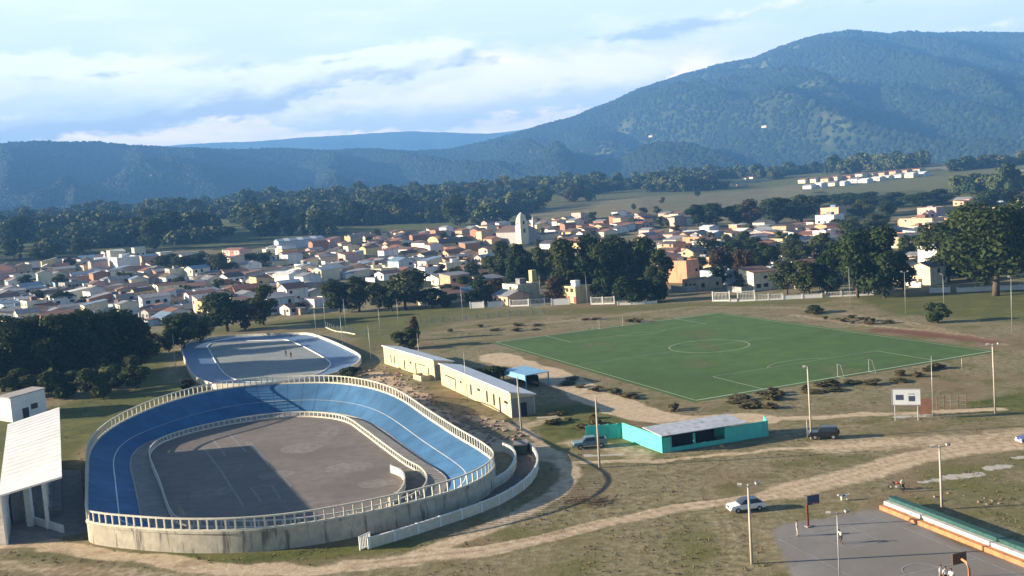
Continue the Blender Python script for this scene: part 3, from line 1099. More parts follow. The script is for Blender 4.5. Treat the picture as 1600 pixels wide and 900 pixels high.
hl, hw = Lp / 2, Wp / 2
ln(-hl, -hw, -hl, hw, .5, .050)
ln(hl, -hw, hl, hw, .5, .050)
ln(-hl + .26, -hw, hl - .26, -hw, .22, .050)
ln(-hl + .26, hw, hl - .26, hw, .22, .050)
ln(0, -hw + .2, 0, hw - .2, .10, .050)
for s1 in (-1, 1):
    e_ = s1 * hl
    i_ = s1 * (hl - 16.5)
    ln(e_ - s1 * .26, -20.15, i_, -20.15, .22, .054)
    ln(e_ - s1 * .26, 20.15, i_, 20.15, .22, .054)
    ln(i_ + s1 * .0, -20.0, i_, 20.0, .13, .058)
    t0 = math.acos(5.5 / 9.15)
    tt_ = np.linspace(-t0, t0, 15)
    for a, c_ in zip(tt_[:-1], tt_[1:]):
        f_ = lambda t: (s1 * (hl - 11 - 9.15 * math.cos(t)), 9.15 * math.sin(t))
        ln(*f_(a), *f_(c_), .16, .062)
tt_ = np.linspace(0, 2 * math.pi, 65)
for a, c_ in zip(tt_[:-1], tt_[1:]):
    ln(9.15 * math.cos(a), 9.15 * math.sin(a), 9.15 * math.cos(c_), 9.15 * math.sin(c_), .26, .066)
o = mb.build('pitch_marking', M['tline'])
o['kind'] = 'structure'
for s1, lb in ((1, 'white goal frame on the near goal line of the green pitch'), (-1, 'white goal frame on the far goal line of the green pitch')):
    p = PC + e1 * s1 * (hl + .1)
    t_ = empty('football_goal', (*p, .03), thp + (0 if s1 > 0 else math.pi), label=lb.replace('white', 'thin pale'), cat='goal', group='goals on the pitch')
    for v in (-3.66, 3.66):
        MB().tube([(0, v, 0), (0, v, 2.44)], .05).build('goal_post', M['steel'], t_)
    MB().tube([(0, -3.72, 2.44), (0, 3.72, 2.44)], .05).build('crossbar', M['steel'], t_)
    for v in (-3.66, 3.66):
        MB().tube([(.05, v, 2.38), (.9, v, 2.3), (1.8, v, .05), (.05, v, .05)], .035, 6).build('net_stay', M['steel'], t_)

mb = MB()
for u, v, ru, rv in ((hl - 4, 0, 5, 7), (-hl + 4, 0, 5, 7), (0, 0, 7, 4), (hl - 11, 0, 1.6, 1.6), (20, -14, 9, 5), (-18, 12, 8, 6), (-25, -18, 7, 5)):
    for q in range(5):
        uu, vv = u + random.gauss(0, ru * .3), v + random.gauss(0, rv * .35)
        ring = [pp(uu + ru * .4 * math.cos(a) * random.uniform(.6, 1.2), vv + rv * .4 * math.sin(a) * random.uniform(.6, 1.2), .034 + q * .003) for a in np.linspace(0, 2 * math.pi, 14, endpoint=False)]
        mb.add(ring, [tuple(range(14))])
o = mb.build('turf_wear', mat('worn turf', (.088, .120, .036), .95, .18, .8))
o['kind'] = 'structure'
mb = MB()


def cline(s0, n0, s1, n1, wd=.09, z=.02):
    a, c_ = ca + cb * s0 + cn * n0, ca + cb * s1 + cn * n1
    d = (c_ - a) / np.linalg.norm(c_ - a)
    n = np.array([-d[1], d[0]]) * wd / 2
    mb.add([(*(a - n), z), (*(c_ - n), z), (*(c_ + n), z), (*(a + n), z)], [(0, 1, 2, 3)])


for k, ar in enumerate(((3.5, 1.6, 31.5, 1.6), (3.5, 14.5, 31.5, 14.5), (3.5, 1.65, 3.5, 14.4), (17.5, 1.65, 17.5, 14.4), (3.55, 6, 9.3, 6.2), (3.55, 10.4, 9.3, 10.2), (9.3, 6.2, 9.3, 10.2))):
    cline(*ar, z=.012 + .004 * (k % 3))
tq = np.linspace(0, 2 * math.pi, 25)
for a, c_ in zip(tq[:-1], tq[1:]):
    cline(17.5 + 1.8 * math.cos(a), 8.1 + 1.8 * math.sin(a), 17.5 + 1.8 * math.cos(c_), 8.1 + 1.8 * math.sin(c_), z=.026)
o = mb.build('court_marking', mat('worn court paint', (.34, .345, .35), .9, .25, 1.4))
o['kind'] = 'structure'

# ------------------------------------------------------------------ grandstand on the left
A, B_ = at(12, 665, 6.4), at(93, 638, 8.4)
C_, D_ = at(97, 747, 8.4), at(-2, 777, 6.4)
gs = empty('grandstand', (-62, 128, 0), label='grandstand with a big white sloping roof left of the velodrome', cat='grandstand')
O3 = np.array([-62, 128, 0.])
up = np.array([0, 0, .22])
mb = MB()
nu = 20
vs = []
for i in range(nu + 1):
    t = i / nu
    for s1 in (0, 1):
        P_ = (A if s1 == 0 else B_) * (1 - t) + (D_ if s1 == 0 else C_) * t - O3
        vs += [P_, P_ + up]
fs = []
for i in range(nu):
    k = i * 4
    fs += [(k + 1, k + 5, k + 7, k + 3), (k, k + 2, k + 6, k + 4), (k, k + 4, k + 5, k + 1), (k + 2, k + 3, k + 7, k + 6)]
fs += [(0, 1, 3, 2), (nu * 4, nu * 4 + 2, nu * 4 + 3, nu * 4 + 1)]
mb.add(vs, fs)
mb.build('roof', M['roofw'], gs)
# seam battens on the roof
mb = MB()
for i in range(1, nu):
    t = i / nu
    P0 = A * (1 - t) + D_ * t - O3 + up
    P1 = B_ * (1 - t) + C_ * t - O3 + up
    mb.tube([P0 + np.array([0, 0, .01]), P1 + np.array([0, 0, .01])], .035, 5)
mb.build('roof_seam', M['roofw'], gs)
ax = (C_ - B_)[:2] / np.linalg.norm((C_ - B_)[:2])
pr = np.array([-ax[1], ax[0]])
if pr[0] < 0: pr = -pr
# stepped seating under the roof
mb = MB()
for i in range(6):
    o0 = D_[:2] + pr * (1.0 + i * 1.0) - O3[:2]
    L_ = np.linalg.norm((D_ - A)[:2]) - 4
    st = o0 - ax * 11
    en = o0 - ax * L_
    mb.seg(st, en, .96, 0, 3.3 - i * .5)
mb.build('seating_tiers', M['conc'], gs)
mb = MB()
st = D_[:2] + pr * .2 - O3[:2]
mb.seg(st - ax * 1.5, st - ax * 48, .25, 0, 6.2)
mb.build('back_wall', M['white'], gs)
cme = MB().box(-.3, -.24, 0, .3, .24, 6.9).mesh('column', M['white'])
for k in range(7):
    P_ = B_ * (1 - (k + .5) / 8) + C_ * (k + .5) / 8
    q_ = link('column', cme, gs)
    q_.location = (*(P_[:2] - pr * 2.4 - O3[:2]), 0)
    q_.rotation_euler.z = math.atan2(ax[1], ax[0])
# end base and low front wall
mb = MB()
mb.seg(at(-14, 806)[:2] - O3[:2], at(16, 806)[:2] - O3[:2], 1.2, 0, 3.3)
mb.build('end_base', M['pale'], gs)
mb = MB()
mb.seg(at(18, 808)[:2] - O3[:2], at(100, 833)[:2] - O3[:2], .2, 0, 1.0)
mb.build('low_wall', M['white'], gs)
q_ = MB().box(-.4, -.3, 0, .4, .3, 5.6).build('column', M['white'], gs)
q_.location = (*(at(49, 822)[:2] - O3[:2]), 0)
mb = MB()
poly = [at(x, y) for x, y in ((-60, 860), (60, 845), (140, 832), (132, 790), (126, 735), (98, 735), (90, 790), (-60, 800))]
mb.add([(q_[0], q_[1], .03) for q_ in poly], [tuple(range(len(poly)))])
o = mb.build('pavement', M['conc'])
o['kind'] = 'structure'
# the small white block behind it
a, c_ = at(-12, 661), at(20, 660)
c2 = at(56, 649)
blk = empty('small_building', (*c_[:2], 0), label='small flat roofed white building with bright windows behind the grandstand roof', cat='building')
dl, dr = (a - c_)[:2], (c2 - c_)[:2]
dl = dl / np.linalg.norm(dl) * 5
dr = dr / np.linalg.norm(dr) * 9.5
dl = np.array([-.80, .60]) * 5
mb = MB()
q4 = [np.zeros(2), dr, dr + dl, dl]
hB = 4.9
mb.add([(*p_, 0) for p_ in q4] + [(*p_, hB) for p_ in q4], [(0, 1, 5, 4), (1, 2, 6, 5), (2, 3, 7, 6), (3, 0, 4, 7), (4, 5, 6, 7)])
mb.build('wall', M['white'], blk)
mb = MB()
u_ = [(-dr - dl) * .03, dr * 1.03 - dl * .03, dr * 1.03 + dl * 1.03, -dr * .03 + dl * 1.03]
mb.add([(*p_, hB + .003) for p_ in u_] + [(*p_, hB + .25) for p_ in u_], [(0, 1, 5, 4), (1, 2, 6, 5), (2, 3, 7, 6), (3, 0, 4, 7), (4, 5, 6, 7), (3, 2, 1, 0)])
mb.build('roof', M['pale'], blk)
for u0, u1, z0, z1, mm in ((.30, .5, 2.9, 3.7, 'lamp'), (.54, .72, 2.9, 3.7, 'lamp'), (.55, .75, 1.5, 2.6, 'white'), (.30, .48, .0, 2.2, 'glass')):
    mb = MB()
    n_o = np.array([dr[1], -dr[0]]) / np.linalg.norm(dr) * .04
    mb.add([(*(dr * u0 + n_o), z0), (*(dr * u1 + n_o), z0), (*(dr * u1 + n_o), z1), (*(dr * u0 + n_o), z1), (*(dr * u0), z0), (*(dr * u1), z0), (*(dr * u1), z1), (*(dr * u0), z1)],
           [(0, 1, 2, 3), (0, 4, 5, 1), (1, 5, 6, 2), (2, 6, 7, 3), (3, 7, 4, 0)])
    mb.build('door' if z0 == 0 else 'window', M['glass' if mm == 'white' else mm] if z0 else M['glass'], blk)


# ------------------------------------------------------------------ cream warehouses
def warehouse(p, q, wd, h, label, specs):
    p, q = np.array(p[:2]), np.array(q[:2])
    d = q - p
    L_ = np.linalg.norm(d)
    rz_ = math.atan2(d[1], d[0])
    t = empty('warehouse', (*p, 0), rz_, label=label, cat='warehouse', group='cream warehouses beside the velodrome')
    m1_ = MB()      # local: x along the front, y to the back (left of x), front face at y = 0
    m1_.add([(0, 0, 0), (L_, 0, 0), (L_, wd, 0), (0, wd, 0), (0, 0, h), (L_, 0, h), (L_, wd, h - .9), (0, wd, h - .9)],
            [(0, 1, 5, 4), (1, 2, 6, 5), (2, 3, 7, 6), (3, 0, 4, 7)], 0)
    m1_.build('wall', M['ware'], t)
    m2_ = MB()
    m2_.add([(-.25, -.35, h + .02), (L_ + .3, -.35, h + .02), (L_ + .3, wd + .3, h - .97), (-.25, wd + .3, h - .97),
             (-.25, -.35, h + .22), (L_ + .3, -.35, h + .22), (L_ + .3, wd + .3, h - .77), (-.25, wd + .3, h - .77)],
            [(3, 2, 1, 0), (4, 5, 6, 7), (0, 1, 5, 4), (1, 2, 6, 5), (2, 3, 7, 6), (3, 0, 4, 7)])
    m2_.build('roof', mat('white shed roof', (.78, .78, .76), .5, .06, .8), t)
    MB().box(L_ + .003, .15, 0, L_ + .05, wd - .15, h - 1.1).build('end_shade_panel', M['ware_shade'], t)  # added dark sheet: the end wall's shade put into its colour
    MB().box(L_ + .051, wd * .35, 0, L_ + .09, wd * .65, 2.4).build('door', M['dark'], t)
    for u0, u1, z0, z1, nm in specs:
        m3_ = MB().box(u0, -.035, z0, u1, .01, z1)
        m3_.build(nm, M['dark'], t)
    m4_ = MB()
    for k in range(int(L_ / 4)):
        m4_.box(2 + k * 4 - .12, -.02, 0, 2 + k * 4 + .12, .01, h - .02)
    m4_.build('pilaster', M['ware'], t)
    return t


warehouse(at(601, 568), at(680, 594), 4.4, 4.3, 'long cream warehouse with white roof, farther one nearest the skating rink',
          [(4.6, 5.2, .8, 2.6, 'window'), (7, 7.6, .8, 2.6, 'window'), (13.5, 14.2, .2, 2.4, 'door'), (17.2, 18.4, 2.0, 2.5, 'window'), (20.6, 21.2, 0, 2.5, 'door'), (22.5, 26.5, 2.4, 2.6, 'window'), (28, 28.6, .9, 2.3, 'window')])
warehouse(at(690, 601), at(800, 653), 4.4, 4.4, 'long cream warehouse with white roof and shade-dark end wall, nearer to the turquoise building',
          [(3, 9.2, 2.35, 2.6, 'window'), (9.3, 9.8, .2, 2.6, 'door'), (12.4, 13.6, 2.2, 2.6, 'window'), (18.5, 19.4, .8, 2.8, 'window'), (22.6, 24.2, 2.2, 2.7, 'window'), (27.4, 28.3, .8, 2.9, 'window'), (31, 31.9, .8, 2.9, 'window'), (34.0, 34.8, 0, 2.8, 'door'), (36.6, 38.4, 2.1, 2.6, 'window')])
# brick planter box standing before the first one
p = at(646, 592)
t_ = empty('planter_box', p, -1.1, label='low cream box wall in front of the farther cream warehouse', cat='planter')
mb = MB()
mb.box(0, 0, 0, 4.5, .2, 1.1).box(0, 2, 0, 4.5, 2.2, 1.1).box(0, .203, 0, .2, 1.997, 1.1).box(4.3, .203, 0, 4.5, 1.997, 1.1)
mb.build('box_wall', M['ware'], t_)
MB().box(.21, .21, .1, 4.29, 1.99, .8).build('soil', M['conc_d'], t_)

# light blue awning shed behind the warehouse
a, c_ = at(786, 598), at(822, 608)
t_ = empty('blue_shelter', a, math.atan2(c_[1] - a[1], c_[0] - a[0]), label='light blue flat roofed shelter behind the nearer cream warehouse', cat='shelter')
L_ = np.linalg.norm((c_ - a)[:2])
MB().box(0, 0, 2.6, L_, 5.5, 2.75).build('roof', M['bluesheet'], t_)
MB().box(0, -.03, 1.7, L_, -.001, 2.597).build('fascia', M['bluesheet'], t_)
for x in (.15, L_ * .5, L_ - .15):
    for y in (.15, 5.3):
        MB().box(x - .1, y - .1, 0, x + .1, y + .1, 2.597).build('leg', M['bluesheet'], t_)
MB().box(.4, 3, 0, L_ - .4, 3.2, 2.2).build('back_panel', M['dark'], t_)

# ------------------------------------------------------------------ turquoise building
TA, TB, TC = at(974, 685)[:2], at(1036, 708)[:2], at(1200, 681)[:2]
t_ = empty('turquoise_building', (*TB, 0), label='turquoise walled building with grey sheet roof and dark openings beside the dirt path', cat='building')
f = lambda p_: np.array(p_[:2]) - TB
dfr = (TC - TB) / np.linalg.norm(TC - TB)
dsd = (TA - TB) / np.linalg.norm(TA - TB)
mb = MB()
mb.seg(f(TB), f(TA), .2, 0, 2.45)
mb.build('side_wall', M['turq'], t_)
mb = MB()
Lfr = np.linalg.norm(TC - TB)
sp_ = [0.12, 2.4, 5.2, 6.0, 9.3, Lfr]
mb.seg(dfr * .12, dfr * 1.4, .2, 0, 2.2)
mb.seg(dfr * 1.4, dfr * 10.0, .2, 0, .6)
mb.seg(dfr * 4.9, dfr * 5.2, .202, .602, 2.2)
mb.seg(dfr * 10.0, dfr * Lfr, .2, 0, 2.3)
mb.build('front_wall', M['turq'], t_)
mb = MB()
rt_ = TC + dsd * 8 - TB
mb.seg(dfr * Lfr, dfr * Lfr + dsd * 3 + dfr * 1.6, .2, 0, 2.3)
mb.build('return_wall', M['turq'], t_)
mb = MB()
mb.seg(dsd * 4.2 + dfr * .12, dsd * 4.2 + dfr * 13.5, .2, 0, 2.5)
mb.build('back_wall', M['turq'], t_)
mb = MB()
r4 = [-dfr * .35 - dsd * .45, dfr * 13.8 - dsd * .45, dfr * 13.8 + dsd * 4.8, -dfr * .3 + dsd * 4.8]
mb.add([(*r4[0], 2.50), (*r4[1], 2.50), (*r4[2], 2.85), (*r4[3], 2.85), (*r4[0], 2.60), (*r4[1], 2.60), (*r4[2], 2.95), (*r4[3], 2.95)],
       [(3, 2, 1, 0), (4, 5, 6, 7), (0, 1, 5, 4), (1, 2, 6, 5), (2, 3, 7, 6), (3, 0, 4, 7)])
mb.build('roof', M['zinc'], t_)
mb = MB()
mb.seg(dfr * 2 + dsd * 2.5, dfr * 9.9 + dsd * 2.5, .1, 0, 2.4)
mb.build('opening_shade', M['dark'], t_)  # near-black sheet standing in for the shade inside the openings
# boundary wall running left from it
a, c_ = at(973, 684)[:2], at(916, 688)[:2]
t_ = empty('boundary_wall', (*a, 0), label='shaded turquoise boundary wall running left from the turquoise building', cat='wall')
mb = MB()
mb.seg((-.15, 0), c_ - a, .2, 0, 2.2)
mb.build('wall_panel', M['turq'], t_)
mb = MB()
for k in range(4):
    s1 = (c_ - a) * (k + .5) / 4
    mb.box(-.14, -.14, 0, .14, .14, 2.3, 0, 0, (*s1, 0))
mb.build('pilaster', M['turq'], t_)


# ------------------------------------------------------------------ bleacher by the court
b0 = at(1374, 796)[:2]
bd = np.array([.318, -.948])
bn = np.array([.948, .318])
t_ = empty('bleacher', (*b0, 0), label='three stepped concrete bleacher painted orange, white and green along the court', cat='bleacher')
LB = 36.
for k, (mm, h_, d0, d1) in enumerate((('orange', .46, 0, .62), ('white', .86, .62, 1.22), ('teal', 1.22, 1.30, 2.2))):
    mb = MB()
    n_seg = 18
    for i in range(n_seg):
        s0, s1 = LB * i / n_seg + .012, LB * (i + 1) / n_seg - .012
        c4 = [bd * s0 + bn * d0, bd * s1 + bn * d0, bd * s1 + bn * (d1 - .003), bd * s0 + bn * (d1 - .003)]
        jz = random.uniform(-.012, .012)
        mb.add([(*p_, 0) for p_ in c4] + [(*p_, h_ + jz) for p_ in c4], [(4, 5, 6, 7), (0, 1, 5, 4), (1, 2, 6, 5), (2, 3, 7, 6), (3, 0, 4, 7)])
    mb.build('step', mat('worn white step', (.56, .55, .51), .85, .14, 1.6, stain=(.36, .34, .30)) if mm == 'white' else M[mm], t_)['label'] = ('orange lowest step', 'white middle step', 'green top step')[k]


# ------------------------------------------------------------------ poles
def light_pole(base, top, label, kind, group=None, heads=2):
    """a tapered pole; its top leans so that it ends where the photograph shows it"""
    p = gt(*base)
    D = math.hypot(p[0], p[1])
    hgt = (base[1] - top[1]) * D / F / math.cos(math.atan2(H - p[2], D)) * .99
    t = empty('light_pole' if kind != 'post' else 'bare_pole', p, label=label, cat='pole', group=group)
    r0 = .17 if kind == 'concrete' else .075
    lean = random.uniform(-.012, .012)
    MB().tube([(0, 0, -.2), (lean * hgt * .5, 0, hgt * .5), (lean * hgt, .0, hgt)], [r0, r0 * .8, r0 * .6], 8).build('shaft', M['pole' if kind == 'concrete' else 'steel'], t, True)
    if heads:
        ar = .9 if heads == 2 else .6
        x0 = lean * hgt
        MB().tube([(x0 - ar, -.1, hgt - .12), (x0 + ar, .1, hgt - .12)], .05, 6).build('crossarm', M['steel'], t)
        for k in range(heads):
            sx = -1 if k == 0 else 1
            lm = MB().box(-.22, -.14, -.11, .22, .14, .11)
            q_ = lm.build('floodlight', M['pale'], t)
            q_.location = (x0 + sx * ar, sx * .1 - .2, hgt + .1)
            q_.rotation_euler = (.5, 0, sx * .3)
    return t


PG = 'floodlight poles around the sports ground'
light_pole((937, 731), (927, 620), 'tall pale concrete pole beside the dirt path left of the turquoise building', 'concrete', PG, 0)
light_pole((1268, 686), (1265, 576), 'tall concrete floodlight pole beside the parked dark jeep', 'concrete', PG, 1)
light_pole((1555, 646), (1549, 547), 'thick concrete floodlight pole at the right corner of the pitch', 'concrete', PG, 2)
light_pole((1472, 796), (1467, 703), 'concrete floodlight pole standing behind the striped bleacher', 'concrete', PG, 2)
light_pole((1175, 881), (1171, 760), 'concrete floodlight pole in front of the white car', 'concrete', PG, 2)
light_pole((1312, 912), (1305, 806), 'slim grey floodlight pole on the grey court', 'steel', PG, 2)
light_pole((815, 674), (813, 588), 'pale pole at the end of the nearer cream warehouse', 'concrete', PG, 0)
light_pole((731, 628), (727, 548), 'thin pole in the rubble before the nearer cream warehouse', 'steel', PG, 0)
light_pole((657, 582), (652, 520), 'thin pole before the farther cream warehouse', 'steel', PG, 0)
light_pole((495, 530), (491, 476), 'thin pale pole beside the far end of the skating rink', 'steel', PG, 1)
light_pole((509, 515), (507, 463), 'thin grey pole at the left end of the short post fence', 'steel', PG, 0)
light_pole((541, 518), (538, 467), 'thin grey pole behind the short post fence', 'steel', PG, 0)
light_pole((536, 545), (531, 492), 'thin pole just right of the skating rink and before the short post fence', 'steel', PG, 0)
light_pole((580, 564), (573, 508), 'leaning pale pole between skating rink and warehouses', 'steel', PG, 0)
light_pole((594, 522), (590, 480), 'thin pole right of the short post fence', 'steel', PG, 0)
light_pole((623, 512), (620, 466), 'thin pole in the grass behind the farther cream warehouse', 'steel', PG, 0)
light_pole((724, 502), (722, 446), 'thin pole by the dark grass bank left of the pitch', 'steel', PG, 0)
light_pole((1415, 490), (1413, 428), 'tall pale floodlight pole on the grass behind the pitch, before the dark trees', 'steel', PG, 2)
light_pole((1329, 478), (1327, 420), 'floodlight pole near the white wall behind the pitch', 'steel', PG, 1)
light_pole((1475, 480), (1473, 432), 'floodlight pole by the round bush behind the pitch', 'steel', PG, 1)
light_pole((1581, 516), (1577, 440), 'tall floodlight pole on the grass before the huge tree', 'steel', PG, 1)
light_pole((276, 588), (266, 524), 'thin pole leaning by the left end of the skating rink', 'steel', PG, 0)
light_pole((1458, 652), (1457, 562), 'thin steel pole beside the billboard', 'steel', PG, 0)
light_pole((845, 470), (843, 428), 'thin pole beside the cream house with the chimney tower', 'steel', PG, 0)
light_pole((918, 475), (917, 430), 'thin pole beside the red and yellow house', 'steel', PG, 0)
light_pole((1503, 577), (1502, 560), 'short white post on the bank right of the pitch', 'steel', PG, 0)
light_pole((1262, 684), (1260, 655), 'short wooden post beside the concrete pole and dark jeep', 'steel', PG, 0)


# ------------------------------------------------------------------ billboard, fence, hoops
p = at(1417, 657)
t_ = empty('billboard', p, -.33, label='white billboard with two dark blue prints on steel legs by the path', cat='billboard')
MB().box(-1.95, -.06, 2.45, 1.95, .06, 4.75).build('board', M['sign'], t_)
mb = MB()
for x0, x1, z0, z1 in ((-2.05, 2.05, 4.753, 4.87), (-2.05, 2.05, 2.33, 2.447), (-2.07, -1.953, 2.33, 4.87), (1.953, 2.07, 2.33, 4.87)):
    mb.box(x0, -.09, z0, x1, .09, z1)
mb.build('frame', M['steel'], t_)
MB().box(-1.45, -.075, 3.15, -.35, -.062, 3.95).build('print', M['signd'], t_)
MB().box(.35, -.075, 2.95, 1.25, -.062, 3.75).build('print', M['signd'], t_)
MB().box(.35, -.075, 3.95, 1.25, -.062, 4.15).build('print', mat('grey print', (.35, .38, .45), .6, .05, 1), t_)
for x in (-1.6, 1.6):
    MB().tube([(x, .12, 0), (x, .12, 2.4)], .09, 8).build('leg', M['steel'], t_)
p = at(1446, 650)
t_ = empty('rusty_panel', p, -.33, label='rusty sheet panel standing between the billboard and a thin pole', cat='panel')
MB().box(-.9, -.03, .3, .9, .03, 2.7).build('sheet', M['rust'], t_)
for x in (-.8, .8):
    MB().box(x - .06, .032, 0, x + .06, .15, 2.6).build('leg', M['steel'], t_)
pf = [at(x, y)[:2] for x, y in ((1464, 641), (1476, 640), (1486, 640), (1498, 639), (1510, 639))]
t_ = empty('wire_fence', (*pf[0], 0), label='short fence of brown wooden posts right of the billboard', cat='fence')
for a in pf:
    MB().tube([(*(a - pf[0]), 0), (*(a - pf[0]), 2.3)], .07, 6).build('post', M['rust'], t_)
mb = MB()
for z in (.7, 1.4, 2.1):
    for a, c_ in zip(pf[:-1], pf[1:]):
        mb.tube([(*(a - pf[0]), z), (*(c_ - pf[0]), z)], .022, 4)
mb.build('wire', M['steel'], t_)


def hoop(p, rz_, label, post='redp', board='signd'):
    t = empty('basketball_hoop', p, rz_, label=label, cat='basketball hoop', group='hoops on the court')
    MB().tube([(0, 0, -.1), (0, 0, 2.7), (.35, 0, 3.2), (1.1, 0, 3.35)], .11, 8).build('post', M[post], t, True)
    MB().box(1.1, -.75, 2.8, 1.16, .75, 3.8).build('backboard', M[board], t)
    mb_ = MB()
    for k in range(12):
        a0, a1 = 2 * math.pi * k / 12, 2 * math.pi * (k + 1) / 12
        mb_.tube([(1.46 + .24 * math.cos(a0), .24 * math.sin(a0), 3.05), (1.46 + .24 * math.cos(a1), .24 * math.sin(a1), 3.05)], .018, 5)
    mb_.build('rim', M['redp'], t)
    MB().box(-.3, -.3, 0, .3, .3, .12).build('base', M['conc'], t)
    return t


hoop(at(1263, 823), R(-72), 'basketball hoop on a red post with dark board at the far end of the court')
hoop(at(1516, 936), R(108), 'basketball hoop with brown board at the near right edge of the court', 'orange', 'brown')

# short post fences
def post_fence(name, pxs, n, h, label, rails=(.9,), mm='cream2', low=.3, cat='fence'):
    c_ = spline([tuple(gt(x, y)[:2]) for x, y in pxs], n, False)
    z0 = float(zf(*c_[0]))
    t = empty(name, (*c_[0], z0), label=label, cat=cat)
    pm = MB().box(-.14, -.14, -.2, .14, .14, h).mesh('post', M[mm])
    for a in c_:
        q_ = link('post', pm, t)
        q_.location = (*(a - c_[0]), float(zf(*a)) - z0)
    m_ = MB()
    for a, d in zip(c_[:-1], c_[1:]):
        za, zd = float(zf(*a)) - z0, float(zf(*d)) - z0
        m_.seg(a - c_[0], d - c_[0], .16, za - .2, za + low, 0, zd - .2, zd + low)
        for r_ in rails:
            m_.seg(a - c_[0], d - c_[0], .05, za + r_, za + r_ + .06, 0, zd + r_, zd + r_ + .06)
    m_.build('wall_panel', M[mm], t)
    return t


post_fence('post_fence', [(509, 512), (524, 518), (540, 520), (556, 523), (570, 522)], 11, 2.0, 'short cream fence of square posts on a low kerb right of the skating rink', ())
post_fence('post_fence', [(640, 506), (700, 502), (740, 499), (790, 494), (850, 490)], 13, 1.5, 'thin post fence along the dark bank left of the pitch', (.8, 1.3), 'pale', .05)


# white wall panels along the town
WP = 'white perimeter walls between the pitch and the town'
for x0, y0, x1, y1, hh, style, lb in (
        (735, 482, 756, 481, 2.1, 'solid', 'short white wall panel below the house with the blue shed roof'),
        (763, 481, 785, 479.5, 2.0, 'solid', 'grey white wall panel left of the cream house with chimney tower'),
        (797, 479, 826, 478, 2.2, 'bars', 'white barred fence before the cream house with chimney tower'),
        (829, 478, 851, 476.5, 2.2, 'bars', 'white barred fence between the thin pole and the cream house'),
        (862, 477, 890, 475.5, 2.1, 'solid', 'white wall panel below the red and yellow house'),
        (924, 476, 960, 475, 2.4, 'bars', 'white barred gate right of the red and yellow house'),
        (965, 477, 1026, 474, .8, 'solid', 'long low white wall under the dark trees left of the orange block'),
        (1114, 471, 1140, 470.5, 2.9, 'bars', 'tall white framed gate right below the orange block'),
        (1140, 471.5, 1153, 471, .7, 'solid', 'very low white wall between two tall white gates'),
        (1153, 471, 1179, 470, 3.2, 'bars', 'tall white barred gate with wide bars right of the orange block'),
        (1180, 470, 1222, 468, 1.8, 'bars', 'white fence stretch before the yellow roofed shed'),
        (1224, 468, 1284, 465, 1.2, 'solid', 'long white wall stretch just left of the dark tree group'),
        (1290, 464.5, 1364, 461, 1.5, 'bars', 'long pale fence under the dark tree group behind the floodlight pole'),
        (1453, 458, 1484, 457, 1.6, 'solid', 'white wall below the white two storey house by the huge tree'),
        (1496, 457, 1552, 454, 1.3, 'solid', 'white wall left of the huge tree trunk'),
        (1562, 454, 1625, 451, 1.4, 'solid', 'white wall right of the huge tree trunk')):
    a, c_ = gt(x0, y0), gt(x1, y1)
    t_ = empty('perimeter_wall', a, label=lb, cat='wall', group=WP)
    d = (c_ - a)[:2]
    L_ = np.linalg.norm(d)
    t_.rotation_euler.z = math.atan2(d[1], d[0])
    if style == 'solid':
        MB().box(0, -.09, -.2, L_, .09, hh).build('wall_panel', M['white'], t_)
        MB().box(-.03, -.13, hh + .003, L_ + .03, .13, hh + .11).build('coping', M['pale'], t_)
    else:
        mb = MB()
        mb.box(0, -.12, -.2, L_, .12, .45)
        mb.build('base_wall', M['white'], t_)
        mb = MB()
        for z in (hh * .95,):
            mb.box(.2, -.05, z, L_ - .2, .05, z + .12)
        k = .5
        while k < L_ - .4:
            mb.box(k, -.035, .453, k + .09, .035, hh * .95 - .003)
            k += .45
        mb.build('bar_panel', M['white'], t_)
    nP = max(2, int(L_ / 4) + 1)
    pm = MB().box(-.17, -.17, -.2, .17, .17, hh + .3).mesh('post', M['white'])
    for k in range(nP):
        q_ = link('post', pm, t_)
        q_.location = (L_ * k / (nP - 1), 0, 0)


